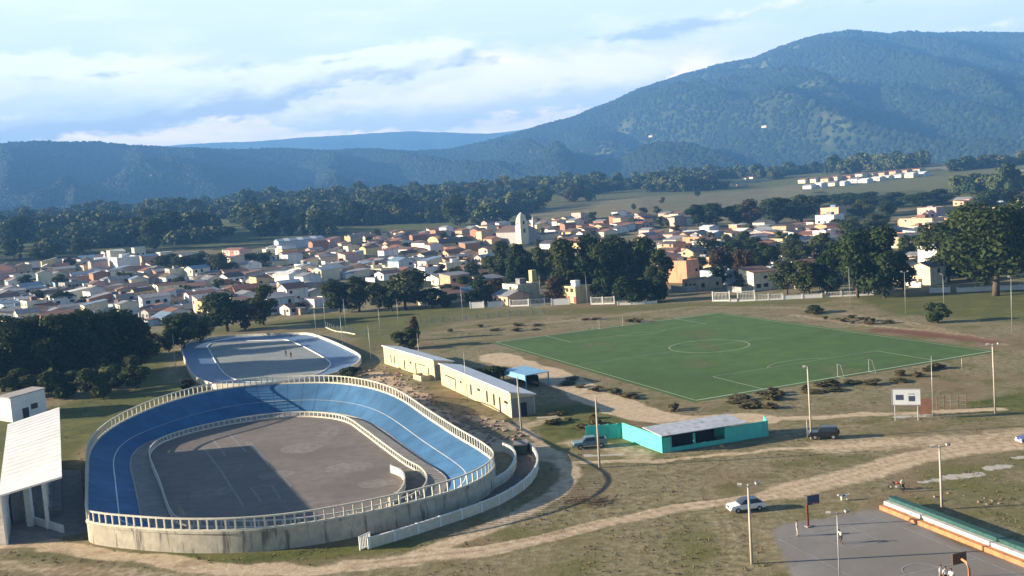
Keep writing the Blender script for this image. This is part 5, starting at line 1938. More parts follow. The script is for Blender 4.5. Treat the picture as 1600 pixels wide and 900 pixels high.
b.add([(14.7, 12.7, -1), (16.3, 12.7, -1), (16.3, 14.3, -1), (14.7, 14.3, -1), (14.7, 12.7, 12), (16.3, 12.7, 12), (16.3, 14.3, 12), (14.7, 14.3, 12), (15.5, 13.5, 18)],
      [(0, 1, 5, 4), (1, 2, 6, 5), (2, 3, 7, 6), (3, 0, 4, 7), (4, 5, 8), (5, 6, 8), (6, 7, 8), (7, 4, 8)])
b.build('steeple', WM['white'], t)
placed.append((p[0], p[1], 22))

REGIONS = [
    ([(0, 420), (60, 416), (120, 405), (190, 398), (300, 402), (430, 392), (505, 385), (505, 440), (500, 478), (460, 492), (330, 492), (250, 508), (200, 500), (0, 528)], 230),
    ([(480, 384), (560, 372), (680, 362), (790, 352), (800, 382), (770, 400), (760, 440), (690, 440), (640, 436), (520, 440), (500, 445)], 135),
    ([(690, 440), (780, 445), (800, 474), (700, 476)], 6),
    ([(835, 348), (900, 345), (1050, 332), (1080, 350), (1060, 372), (870, 392), (840, 385)], 60),
    ([(1050, 372), (1170, 362), (1330, 352), (1330, 380), (1210, 392), (1100, 405), (1040, 400)], 72),
    ([(1040, 405), (1100, 410), (1290, 400), (1300, 450), (1100, 460), (1090, 440)], 20),
    ([(1400, 350), (1480, 340), (1480, 380), (1400, 392)], 12),
    ([(1395, 415), (1445, 405), (1455, 445), (1400, 450)], 6),
    ([(1490, 318), (1600, 300), (1640, 300), (1640, 322), (1530, 332)], 16),
    ([(1548, 272), (1640, 264), (1640, 276), (1550, 281)], 10),
    ([(1035, 292), (1150, 280), (1205, 278), (1200, 288), (1040, 300)], 7),
]
WPICK = ['cream'] * 6 + ['white'] * 8 + ['yellow', 'peach', 'tan', 'pink', 'grey', 'grey', 'bluish', 'brick']
RPICK = ['grey'] * 7 + ['rusty'] * 4 + ['tiled', 'brown', 'brown', 'white', 'bluish', 'bluish', 'dark']


spots = []


def find_spot(px, py):
    p = gt(px, py)
    if p is None: return False
    D = math.hypot(p[0], p[1])
    two = random.random() < .20
    L_ = random.uniform(8.5, 13.5)
    W_ = random.uniform(7, 9.8)
    rad = max(L_, W_) * .5
    for x, y, r_ in placed:
        if math.hypot(x - p[0], (y - p[1]) * .8) < (rad + r_) * .80: return False
    rt_ = random.choices(['gable', 'shed', 'flat'], [.42, .34, .24])[0]
    wc, rc_ = random.choice(WPICK), random.choice(RPICK)
    if 480 < px < 1050 and py < 405:        # the old centre: brown and red tiles, cream gables
        rc_ = random.choice(['brown', 'brown', 'tiled', 'tiled', 'rusty', 'rusty', 'dark', 'grey'])
        wc = random.choice(['cream', 'cream', 'white', 'white', 'yellow', 'peach', 'tan', 'pink', 'brick'])
        if rt_ == 'flat': rt_ = 'gable'
    elif px >= 1050:
        wc = random.choice(['cream', 'cream', 'white', 'peach', 'orange', 'tan', 'pink', 'bluish', 'white'])
        rc_ = random.choice(['rusty', 'tiled', 'brown', 'grey', 'grey', 'dark', 'white'])
    h = random.uniform(5.2, 6.4) if two else random.uniform(2.7, 3.6)
    rz_ = R(random.choice([32, 32, -58, -58, 122, 38])) + R(random.gauss(0, 7))
    spots.append((D, px, py, p, rz_, L_, W_, h, rt_, wc, rc_, random.uniform(.2, .42), two))
    placed.append((p[0], p[1], rad))
    return True


for poly, n in REGIONS:
    xs, ys = [q[0] for q in poly], [q[1] for q in poly]
    k = tries = 0
    while k < n and tries < n * 40:
        tries += 1
        px, py = random.uniform(min(xs), max(xs)), random.uniform(min(ys), max(ys))
        if not inpoly(np.array(px), np.array(py), poly): continue
        k += find_spot(px, py)
spots.sort(key=lambda q: q[0])
N_SINGLE = 256
for D, px, py, p, rz_, L_, W_, h, rt_, wc, rc_, sl_, two in spots[:N_SINGLE]:
    t = house(p, rz_, L_, W_, h, rt_, wc, rc_, 4 if D < 620 else 3 if D < 760 else 2, slope=sl_, extra=True)
    t['category'] = 'house'
    t['group'] = HG
    a = 'two-storey ' if two else ''
    rn_ = {'gable': 'gabled', 'shed': 'sloping', 'flat': 'flat'}[rt_]
    rc_n = rc_ if rc_ != 'tiled' else 'red'
    pend(t, f'{wc} {a}house with {rc_n} {rn_} roof', f'{wc} {a}houses with {rc_n} {rn_} roof', px, py)
mats_ = list(WM.values()) + list(RM.values()) + [M['dark']]
wi, ri = {k: i for i, k in enumerate(WM)}, {k: i + len(WM) for i, k in enumerate(RM)}
mass = MB()
for D, px, py, p, rz_, L_, W_, h, rt_, wc, rc_, sl_, two in spots[N_SINGLE:]:
    x, y = L_ / 2, W_ / 2
    c_, s1 = math.cos(rz_), math.sin(rz_)
    put = lambda vs: [(p[0] + a * c_ - b2 * s1, p[1] + a * s1 + b2 * c_, p[2] + z) for a, b2, z in vs]
    ha, hb = (h, h + W_ * sl_ * .45) if rt_ == 'shed' else (h, h)
    k = h + y * sl_ if rt_ == 'gable' else None
    vs = [(-x, -y, -1.2), (x, -y, -1.2), (x, y, -1.2), (-x, y, -1.2), (-x, -y, ha), (x, -y, ha), (x, y, hb), (-x, y, hb)]
    if k:
        mass.add(put(vs + [(-x, 0, k), (x, 0, k)]), [(0, 1, 5, 4), (1, 2, 6, 9, 5), (2, 3, 7, 6), (3, 0, 4, 8, 7)], wi[wc])
        e = .45
        for sg in (-1, 1):
            z0 = h - e * sl_ + .05
            mass.add(put([(-x - .35, sg * (y + e), z0), (x + .35, sg * (y + e), z0), (x + .35, 0, k + .05), (-x - .35, 0, k + .05),
                          (-x - .35, sg * (y + e), z0 + .14), (x + .35, sg * (y + e), z0 + .14), (x + .35, 0, k + .19), (-x - .35, 0, k + .19)]),
                     [(0, 1, 2, 3), (7, 6, 5, 4), (0, 4, 5, 1), (1, 5, 6, 2), (3, 7, 4, 0)], ri[rc_])
    else:
        mass.add(put(vs), [(0, 1, 5, 4), (1, 2, 6, 5), (2, 3, 7, 6), (3, 0, 4, 7)], wi[wc])
        mass.add(put([(-x - .3, -y - .3, ha + .03), (x + .3, -y - .3, ha + .03), (x + .3, y + .3, hb + .03), (-x - .3, y + .3, hb + .03),
                      (-x - .3, -y - .3, ha + .2), (x + .3, -y - .3, ha + .2), (x + .3, y + .3, hb + .2), (-x - .3, y + .3, hb + .2)]),
                 [(3, 2, 1, 0), (4, 5, 6, 7), (0, 1, 5, 4), (1, 2, 6, 5), (2, 3, 7, 6), (3, 0, 4, 7)], ri[rc_])
    for yy in (-y * .5, y * .45):
        mass.add(put([(-x - .03, yy - .7, .9), (-x - .03, yy + .7, .9), (-x - .03, yy + .7, 2.2), (-x - .03, yy - .7, 2.2)]), [(3, 2, 1, 0)], len(mats_) - 1)
o = mass.build('distant_houses', mats_)
o['kind'] = 'stuff'
# the row of pale houses on the far rise, and lone houses on the slopes
RW = ['leftmost', 'second from left', 'third from left', 'fourth from left', 'fifth from left', 'middle', 'fifth from right', 'fourth from right', 'third from right', 'second from right', 'rightmost']
for rw, (y0, x0, nm) in enumerate(((287, 1256, 'upper'), (294, 1266, 'lower'))):
    for i in range(11):
        px = x0 + i * 17.5
        put_house(px + random.uniform(-2, 2), y0 - i * 1.9 + random.uniform(-1.2, 1.2), R(-60 + random.uniform(-6, 6)), random.uniform(13, 18), 11, random.uniform(3.6, 5), 'gable', random.choice(['peach', 'cream', 'orange'] if rw == 0 else ['white', 'cream', 'white']), random.choice(['tiled', 'rusty', 'peach'][:2] if rw == 0 else ['white', 'grey', 'white']), 2,
                  f'{RW[i]} of the {nm} row of pale houses on the far rise')
for px, py, lb in ((1195, 199, 'pale house alone high on the mountain slope'), (1018, 214, 'pale farm house on the lower left mountain slope'), (237, 277, 'small pale house alone on the dark left hill')):
    p = gt(px, py)
    t = house(p, R(-50), 20, 12, 6.5, 'gable', 'cream', 'rusty', 1)
    tag(t, lb, 'house', HG)

# ------------------------------------------------------------------ trees
LEAF_N = foliage('leaves', [(.018, .034, .012), (.030, .054, .016), (.050, .078, .022), (.070, .092, .028), (.074, .066, .030)])
LEAF_F = foliage('woodland leaves', [(.030, .050, .018), (.060, .086, .028), (.105, .130, .044), (.15, .16, .065), (.13, .11, .065)], .06, 0.)
LEAF_H = foliage('hill woods', [(.013, .025, .011), (.018, .031, .013), (.026, .040, .016)], .012, 0.)
LEAF_S = foliage('dry shrub leaves', [(.07, .072, .024), (.12, .11, .045), (.17, .135, .066), (.14, .095, .05)], .3, .1)


def crown_mesh(name, seed, n, leaf, kind='broad', m_=None):
    r_ = np.random.default_rng(seed)
    if kind == 'broad':
        nl, cz, rx, rz_ = 18, .54, .35, .33
    elif kind == 'tall':
        nl, cz, rx, rz_ = 16, .53, .28, .39
    elif kind == 'cone':
        nl, cz, rx, rz_ = 10, .52, .16, .40
    else:
        nl, cz, rx, rz_ = 8, .45, .32, .28
    ce, ra = [], []
    for i in range(nl):
        a = r_.uniform(0, 2 * np.pi)
        q = math.sqrt(r_.uniform(0, 1))
        z = r_.uniform(-1, 1)
        w_ = math.sqrt(max(.05, 1 - z * z))
        ce.append((rx * q * w_ * math.cos(a), rx * q * w_ * math.sin(a), cz + rz_ * z))
        ra.append(r_.uniform(.11, .21) * (.75 if kind == 'cone' else 1))
    ce, ra = np.array(ce), np.array(ra)
    pk = r_.choice(nl, n, p=ra ** 2 / (ra ** 2).sum())
    d = r_.normal(size=(n, 3))
    d /= np.linalg.norm(d, axis=1)[:, None]
    d[:, 2] = np.where(r_.random(n) < .35, np.abs(d[:, 2]), d[:, 2])
    P_ = ce[pk] + d * (ra[pk] * r_.uniform(.55, 1.08, n))[:, None] * np.array([1, 1, .85])
    nr = d + r_.normal(size=(n, 3)) * .55 + [0, 0, .25]
    nr /= np.linalg.norm(nr, axis=1)[:, None]
    t1 = np.cross(nr, r_.normal(size=(n, 3)))
    t1 /= np.linalg.norm(t1, axis=1)[:, None]
    t2 = np.cross(nr, t1)
    s1 = (leaf * r_.uniform(.6, 1.4, n))[:, None]
    s2 = s1 * r_.uniform(.5, .9, n)[:, None]
    bend = nr * s1 * .35
    V = np.stack([P_ - t1 * s1, P_ - t2 * s2 + bend, P_ + t1 * s1, P_ + t2 * s2 + bend], 1).reshape(-1, 3)
    lo, hi = V.min(0), V.max(0)
    V[:, 2] *= 1.0 / hi[2]
    wd = max(hi[0] - lo[0], hi[1] - lo[1])
    V[:, :2] -= (lo[:2] + hi[:2]) / 2
    V[:, :2] /= wd
    me = bpy.data.meshes.new(name)
    me.vertices.add(4 * n)
    me.vertices.foreach_set('co', V.astype(np.float32).ravel())
    me.loops.add(4 * n)
    me.loops.foreach_set('vertex_index', np.arange(4 * n, dtype=np.int32))
    me.polygons.add(n)
    me.polygons.foreach_set('loop_start', np.arange(0, 4 * n, 4, dtype=np.int32))
    me.update()
    me.materials.append(m_ or LEAF_N)
    lobes = ce.copy()
    lobes[:, 2] /= hi[2]
    lobes[:, :2] = (lobes[:, :2] - (lo[:2] + hi[:2]) / 2) / wd
    return me, lobes


def trunk_mesh(lobes, seed, kind):
    r_ = random.Random(seed)
    b_ = MB()
    top = .5 if kind != 'cone' else .8
    b_.tube([(0, 0, -.03), (.006, .004, .12), (.0, .01, .28), (.01, 0, top)], [.036, .028, .024, .012], 7)
    for k in range(min(6, len(lobes))):
        L_ = lobes[k]
        z0 = r_.uniform(.2, .38)
        b_.tube([(0, 0, z0), (L_[0] * .5, L_[1] * .5, z0 + (L_[2] - z0) * .45), tuple(L_)], [.016, .010, .004], 5)
    return b_.mesh('trunk', M['bark'], True)


TREE = {}
for kind, nv in (('broad', 5), ('tall', 4), ('cone', 1), ('bush', 3)):
    for lod, n, lf in (('huge', 7500, .021), ('near', 3600, .030), ('mid', 1500, .043), ('far', 560, .066)):
        for k in range(nv):
            sd_ = {'broad': 100, 'tall': 200, 'cone': 300, 'bush': 400}[kind] + k
            cm, lb = crown_mesh('crown', sd_, n, lf, kind, LEAF_F if lod == 'far' else LEAF_N)
            TREE.setdefault((kind, lod), []).append((cm, trunk_mesh(lb, sd_, kind)))
LEAF_R = foliage('russet leaves', [(.045, .036, .016), (.075, .050, .022), (.105, .062, .030)])
LEAF_O = foliage('olive leaves', [(.045, .062, .018), (.075, .095, .028), (.105, .115, .040)])
TINT = {}


def tinted(cm, m_):
    k = (cm.name, m_.name)
    if k not in TINT:
        c_ = cm.copy()
        c_.materials[0] = m_
        TINT[k] = c_
    return TINT[k]


TG = 'trees in and around the town'
n_tree = 0


def tree(p, h, wd, kind='broad', name='tree', label=None, group=TG, cat='tree'):
    global n_tree
    D = math.hypot(p[0], p[1])
    pxw = wd * F / D
    lod = 'huge' if pxw > 88 else 'near' if pxw > 48 else 'mid' if pxw > 26 else 'far'
    cm, tm = random.choice(TREE[(kind, lod)])
    u_ = random.random()
    if pxw > 95: pass
    elif u_ < .09: cm = tinted(cm, LEAF_R)
    elif u_ < .30: cm = tinted(cm, LEAF_O)
    t = empty(name, p, random.uniform(0, 6.28), label=label, cat=cat, group=group)
    t.scale = (wd, wd, h)
    link('crown', cm, t)
    link('trunk', tm, t)
    n_tree += 1
    return t


def ptree(px, py, wpx, hpx, kind='broad', label=None, name='tree', group=TG, cat='tree'):
    p = gt(px, py)
    if p is None: return
    D = math.hypot(p[0], p[1])
    h, wd = hpx * D / F * 1.02, wpx * D / F * 1.08
    t = tree(p, h, wd, kind, name, label, group, cat)
    if not label:
        a = 'small ' if h < 6 else 'tall ' if h > 14 else ''
        s = {'broad': 'broad crowned tree', 'tall': 'upright tree', 'cone': 'slender pointed tree', 'bush': 'round bush'}[kind]
        pend(t, f'{a}{s}', f'{a}{s}s'.replace('bushs', 'bushes'), px, py)
    return t


NEAR = [(5, 612, 95, 104, 'broad'), (48, 608, 84, 98, 'tall'), (88, 604, 88, 104, 'broad'), (122, 600, 80, 100, 'tall'), (152, 594, 88, 106, 'broad'), (186, 586, 86, 98, 'broad'), (216, 580, 72, 74, 'tall'),
        (66, 574, 92, 74, 'broad'), (130, 568, 90, 76, 'broad'), (22, 572, 92, 72, 'broad'), (198, 560, 74, 72, 'broad'), (228, 562, 50, 44, 'broad'),
        (150, 622, 56, 46, 'bush'), (212, 608, 46, 50, 'tall'), (92, 622, 62, 42, 'bush'), (40, 622, 60, 42, 'bush'), (178, 606, 44, 36, 'bush'),
        (288, 546, 60, 56, 'broad'), (314, 536, 46, 40, 'broad'), (264, 550, 32, 36, 'tall'),
        (356, 518, 70, 60, 'broad'), (412, 508, 52, 62, 'tall'), (384, 516, 40, 38, 'broad'), (470, 490, 20, 18, 'bush'),
        (532, 488, 60, 50, 'broad'), (562, 487, 56, 56, 'broad'), (592, 487, 44, 46, 'broad'), (634, 484, 72, 62, 'broad'), (612, 486, 40, 42, 'broad'), (676, 482, 40, 34, 'broad'), (700, 480, 34, 26, 'bush'),
        (782, 442, 52, 66, 'tall'), (816, 452, 62, 72, 'broad'), (846, 446, 46, 60, 'tall'),
        (882, 467, 62, 95, 'tall'), (922, 464, 78, 98, 'broad'), (962, 462, 84, 96, 'broad'), (1000, 460, 74, 90, 'broad'), (1032, 462, 44, 74, 'tall'),
        (985, 474, 60, 44, 'bush'), (1020, 472, 52, 42, 'bush'), (940, 470, 40, 38, 'bush'), (868, 472, 40, 40, 'tall'), (858, 440, 40, 50, 'broad'),
        (1130, 430, 50, 44, 'broad'), (1166, 442, 54, 52, 'broad'), (1102, 402, 40, 30, 'broad'), (1196, 428, 48, 46, 'broad'), (1150, 410, 40, 34, 'tall'), (1180, 405, 40, 34, 'broad'),
        (1230, 460, 54, 52, 'broad'), (1264, 464, 58, 56, 'broad'), (1300, 462, 54, 78, 'tall'), (1340, 465, 74, 100, 'broad'), (1382, 465, 76, 106, 'tall'), (1322, 440, 64, 72, 'broad'), (1412, 452, 42, 46, 'broad'),
        (1250, 420, 48, 44, 'broad'), (1290, 415, 56, 50, 'broad'), (1360, 420, 60, 60, 'broad'), (1240, 400, 40, 34, 'tall'), (1420, 405, 40, 36, 'broad'), (1450, 400, 44, 34, 'broad'),
        (1500, 432, 112, 90, 'broad'), (1530, 420, 100, 88, 'tall'), (1606, 440, 112, 104, 'broad'), (1482, 440, 60, 52, 'broad'), (1580, 400, 110, 78, 'broad'), (1500, 395, 70, 50, 'broad'),
        (1090, 354, 46, 34, 'broad'), (1120, 354, 48, 36, 'broad'), (1150, 352, 42, 32, 'broad'), (1176, 352, 52, 40, 'broad'), (1215, 352, 62, 42, 'broad'), (1252, 346, 60, 40, 'broad'),
        (1280, 322, 48, 30, 'broad'), (1320, 323, 58, 36, 'broad'), (1362, 322, 58, 38, 'broad'), (1402, 324, 62, 40, 'broad'), (1442, 322, 52, 36, 'broad'), (1386, 347, 28, 30, 'broad'), (1472, 318, 52, 38, 'broad'),
        (1350, 340, 48, 28, 'broad'), (1540, 328, 58, 50, 'broad'), (1576, 320, 52, 42, 'broad'), (1330, 375, 50, 34, 'broad'), (1370, 370, 50, 34, 'broad'),
        (98, 486, 34, 30, 'broad'), (300, 428, 72, 30, 'broad'), (345, 428, 46, 32, 'broad'), (264, 424, 50, 26, 'broad'), (690, 442, 22, 30, 'tall'), (712, 446, 32, 30, 'broad'), (738, 442, 26, 32, 'broad'),
        (22, 404, 30, 28, 'broad'), (34, 405, 9, 30, 'cone'), (70, 412, 46, 24, 'broad'), (130, 398, 48, 26, 'broad'), (240, 390, 44, 48, 'tall'), (205, 378, 60, 34, 'broad'), (262, 376, 60, 44, 'tall'),
        (390, 416, 30, 20, 'broad'), (415, 412, 26, 18, 'broad'), (520, 452, 20, 18, 'bush'), (760, 468, 26, 20, 'bush'), (350, 468, 20, 14, 'bush'), (230, 476, 18, 14, 'bush'), (60, 470, 18, 16, 'broad'), (150, 500, 24, 16, 'broad'),
        (905, 345, 12, 14, 'tall'), (960, 342, 12, 12, 'tall'), (1035, 318, 10, 10, 'broad'), (1090, 308, 10, 10, 'broad'), (990, 328, 9, 10, 'broad')]
for n_ in NEAR:
    if n_[0] > 1250 and 314 < n_[1] < 330: n_ = (n_[0], n_[1], n_[2], n_[3] * .56, n_[4])
    ptree(*n_)
ptree(1556, 462, 150, 134, 'broad', 'huge dark tree with thick trunk at the right edge behind the grass')
ptree(1466, 505, 38, 30, 'bush', 'lone round dark bush on the grass behind the pitch', 'bush', None, 'bush')
ptree(634, 545, 48, 34, 'bush', 'dark bush at the far end of the farther cream warehouse', 'bush', None, 'bush')
ptree(648, 532, 18, 38, 'tall', 'small dark tree with thin crown behind the farther cream warehouse')
ptree(1272, 489, 36, 12, 'bush', 'low flat bush on the bank behind the pitch', 'bush', None, 'bush')
ptree(730, 602, 60, 26, 'bush', 'dark bush behind the gap between the cream warehouses', 'bush', None, 'bush')
ptree(768, 600, 50, 30, 'bush', 'dark bush behind the roof of the nearer cream warehouse', 'bush', None, 'bush')
ptree(294, 608, 22, 16, 'bush', 'small brown bush at the near left corner of the skating rink', 'bush', None, 'bush')
ptree(545, 590, 34, 18, 'bush', 'dark bush at the near right corner of the skating rink', 'bush', None, 'bush')
# palms and small trees in the town gaps
for i in range(108):
    poly, _ = random.choice(REGIONS[:6])
    for q in range(20):
        px = random.uniform(min(a[0] for a in poly), max(a[0] for a in poly))
        py = random.uniform(min(a[1] for a in poly), max(a[1] for a in poly))
        if inpoly(np.array(px), np.array(py), poly): break
    else: continue
    p = gt(px, py)
    D = math.hypot(p[0], p[1])
    h = random.uniform(4, 8)
    ptree(px, py, h * 1.1 * F / D, h * F / D, random.choice(['broad', 'tall', 'bush']))
# the belt of single trees behind the town
belt = 0
tries = 0
btrees = []
while belt < 62 and tries < 4000:
    tries += 1
    px = random.uniform(-20, 1620)
    yt = np.interp(px, [0, 200, 400, 600, 800, 1000, 1200, 1400, 1600], [396, 384, 372, 362, 348, 332, 322, 300, 292])
    ym = np.interp(px, [0, 200, 400, 600, 800, 1000, 1200, 1400, 1600], [352, 340, 322, 312, 302, 280, 262, 252, 238])
    py = yt - (yt - ym) * random.random() ** .9
    p = gt(px, py)
    if p is None: continue
    D = math.hypot(p[0], p[1])
    if D > 1900 or any(inpoly(np.array(p[0]), np.array(p[1]), f_) for k_, f_ in enumerate(fields) if k_ not in (2, 3, 4)): continue
    if px > 1020 and py < 350: continue
    if any(math.hypot(p[0] - x, p[1] - y) < 14 for x, y in btrees): continue
    if any(math.hypot(p[0] - x, p[1] - y) < r_ + 4 for x, y, r_ in placed): continue
    h = random.uniform(14, 27)
    wd = h * random.uniform(.8, 1.3)
    btrees.append((p[0], p[1]))
    ptree(px, py, wd * F / D, h * F / D, random.choice(['broad', 'broad', 'tall', 'tall', 'cone'] if random.random() < .25 else ['broad', 'tall']))
    belt += 1

# shrubs on the banks of the pitch
SG = 'dry shrubs on the banks round the pitch'
shr = []
for k in range(3):
    cm, lb = crown_mesh('crown', 500 + k, 420, .075, 'bush', LEAF_S)
    shr.append((cm, trunk_mesh(lb, 500 + k, 'bush')))


def shrub(px, py, h, wd):
    p = at(px, py)
    t = empty('shrub', p, random.uniform(0, 6.28), cat='shrub', group=SG)
    cm, tm = random.choice(shr)
    link('crown', cm, t)
    link('trunk', tm, t)
    t.scale = (wd, wd, h)
    return t


sl = []
for (x0, y0), (x1, y1), n, dy_ in (((1125, 628), (1250, 612), 8, 6), ((1190, 622), (1360, 600), 12, 7), ((1360, 600), (1540, 570), 8, 8), ((850, 650), (960, 668), 14, 14), ((1120, 640), (1230, 636), 6, 3), ((700, 520), (1000, 498), 14, 6), ((1250, 490), (1500, 525), 12, 5), ((840, 585), (1060, 640), 10, 5)):
    for k in range(n):
        u_ = random.random()
        sl.append((x0 + (x1 - x0) * u_, y0 + (y1 - y0) * u_ + random.uniform(-dy_, dy_)))
sl.sort()
for i, (x, y) in enumerate(sl):
    t = shrub(x, y, random.uniform(.45, 1.25), random.uniform(1.4, 4.2))
    near = 'near bank of the pitch' if y > 565 and x > 1060 else 'scrub left of the turquoise building' if y > 635 else 'track side left of the pitch' if y > 570 else 'far bank of the pitch'
    t['_k'] = near
    t['_x'] = x
gk = {}
for o in list(col.objects):
    if '_k' in o: gk.setdefault(o['_k'], []).append(o)
for k, L in gk.items():
    L.sort(key=lambda o: o['_x'])
    for i, o in enumerate(L):
        n = len(L)
        w_ = 'leftmost' if i == 0 else 'rightmost' if i == n - 1 else (ORD[i + 1] + ' from left' if i + 1 < n / 2 + 1 and i + 1 <= 20 else ORD[min(20, n - i)] + ' from right')
        o['label'] = f'{w_} of the dry brown shrubs on the {k}' if 'bank' in k else f'{w_} of the dry shrubs in the {k}' if 'scrub' in k else f'{w_} of the dry shrubs on the {k}'
        del o['_k']
        del o['_x']

# brush pile in the dry grass
p = at(915, 786)
t_ = empty('brush_pile', p, 0, label='heap of dry brown branches in the grass between the two dirt paths', cat='brush pile')
b = MB()
for i in range(110):
    a = random.uniform(0, 6.28)
    x, y = random.gauss(0, 1.7), random.gauss(0, .9)
    l_ = random.uniform(.5, 1.5)
    zz = max(0.03, .75 - .2 * (x * x / 3 + y * y))
    b.tube([(x, y, zz * random.random()), (x + l_ * math.cos(a), y + l_ * math.sin(a), zz * random.random() + .25)], [.035, .015], 4)
b.build('branches', mat('dry branch', (.10, .065, .04), .9, .2, 2), t_)


def stones(name, pts, smin, smax, m_, kind='stuff'):
    b_ = MB()
    for x, y in pts:
        s = random.uniform(smin, smax)
        vs = []
        for z, r_ in ((-.2, .8), (.25, 1.), (.6, .55)):
            for k in range(6):
                a = k * math.pi / 3 + random.uniform(-.3, .3)
                q = r_ * s * random.uniform(.7, 1.2)
                vs.append((x + q * math.cos(a), y + q * math.sin(a) * 1.1, z * s * random.uniform(.8, 1.2)))
        fs = [(12, 13, 14, 15, 16, 17)] + [(i * 6 + k, i * 6 + (k + 1) % 6, (i + 1) * 6 + (k + 1) % 6, (i + 1) * 6 + k) for i in (0, 1) for k in range(6)]
        b_.add(vs, fs)
    o_ = b_.build(name, m_)
    o_['kind'] = kind
    return o_


pts = []
for i in range(330):
    u_ = random.random()
    x, y = np.interp(u_, [0, .3, .65, 1], [585, 635, 700, 800]), np.interp(u_, [0, .3, .65, 1], [585, 612, 652, 686])
    pts.append(tuple(at(x + random.gauss(0, 16), y + random.gauss(0, 9))[:2]))
stones('rubble', pts, .12, .55, M['rubble'])
pts = [tuple(at(random.uniform(x - 60, x + 60), random.uniform(y - 22, y + 22))[:2]) for x, y in ((1520, 790),) for i in range(14)]
stones('stones', pts, .10, .26, M['rubble'])

# tufts of rough grass over the near ground
ng = 5000
r_ = np.random.default_rng(5)
Dq = np.exp(r_.uniform(np.log(84), np.log(300), ng * 2))
Aq = r_.uniform(-R(29), R(29), ng * 2)
tx, ty = np.sin(Aq) * Dq, np.cos(Aq) * Dq
ia = np.clip(np.searchsorted(an, Aq), 0, nA - 1)
jd = np.clip(np.searchsorted(rings, Dq), 0, nD - 1)
ok = (dirt[ia, jd] < .35) & (court[ia, jd] < .05)
ok &= ~inpoly(tx, ty, [tuple(q) for q in (rim - dn * 1.2)])
ok &= ~inpoly(tx, ty, [tuple(q) for q in (ro * 1.0)])
ok &= ~inpoly(tx, ty, [pp(-Lp / 2 - 2, -Wp / 2 - 2, 0)[:2], pp(Lp / 2 + 2, -Wp / 2 - 2, 0)[:2], pp(Lp / 2 + 2, Wp / 2 + 2, 0)[:2], pp(-Lp / 2 - 2, Wp / 2 + 2, 0)[:2]])
ok &= vnoise(tx / 6, ty / 6, 88) + .4 * vnoise(tx / 1.7, ty / 1.7, 89) > .66
for poly in ([at(*q)[:2] for q in ((-80, 870), (60, 850), (145, 835), (132, 790), (126, 730), (90, 700), (-80, 700))],
             [at(*q)[:2] for q in ((570, 862), (700, 826), (790, 790), (830, 765), (848, 735), (830, 695), (770, 705), (740, 780), (560, 850))],
             [at(*q)[:2] for q in ((970, 690), (1035, 714), (1215, 690), (1215, 655), (970, 655))],
             [at(*q)[:2] for q in ((595, 560), (690, 600), (803, 656), (840, 648), (690, 590), (610, 555))],
             [b0 - bn * .3, b0 + bn * 3.4, b0 + bn * 3.4 + bd * 38, b0 - bn * .3 + bd * 38]):
    ok &= ~inpoly(tx, ty, [tuple(q) for q in poly])
tx, ty, Dq = tx[ok][:ng], ty[ok][:ng], Dq[ok][:ng]
nt = len(tx)
NB = 5
ph = r_.uniform(0, 6.28, (nt, NB))
hh = r_.uniform(.08, .24, (nt, NB))
sp_ = r_.uniform(.05, .32, (nt, NB))
bw = r_.uniform(.03, .08, (nt, NB))
bx = tx[:, None] + np.cos(ph) * sp_
by = ty[:, None] + np.sin(ph) * sp_
V = np.stack([np.stack([bx - np.sin(ph) * bw, by + np.cos(ph) * bw, np.zeros_like(bx)], -1),
              np.stack([bx + np.sin(ph) * bw, by - np.cos(ph) * bw, np.zeros_like(bx)], -1),
              np.stack([bx + np.cos(ph) * hh * .5, by + np.sin(ph) * hh * .5, hh], -1)], 2).reshape(-1, 3)
me = bpy.data.meshes.new('rough_grass')
nf = nt * NB
me.vertices.add(nf * 3)
me.vertices.foreach_set('co', V.astype(np.float32).ravel())
me.loops.add(nf * 3)
me.loops.foreach_set('vertex_index', np.arange(nf * 3, dtype=np.int32))
me.polygons.add(nf)
me.polygons.foreach_set('loop_start', np.arange(0, nf * 3, 3, dtype=np.int32))
me.update()
me.materials.append(foliage('rough grass blades', [(.10, .095, .034), (.16, .135, .062), (.22, .175, .095), (.14, .11, .06)], .12, 0.))
o = link('rough_grass', me)
o['kind'] = 'stuff'


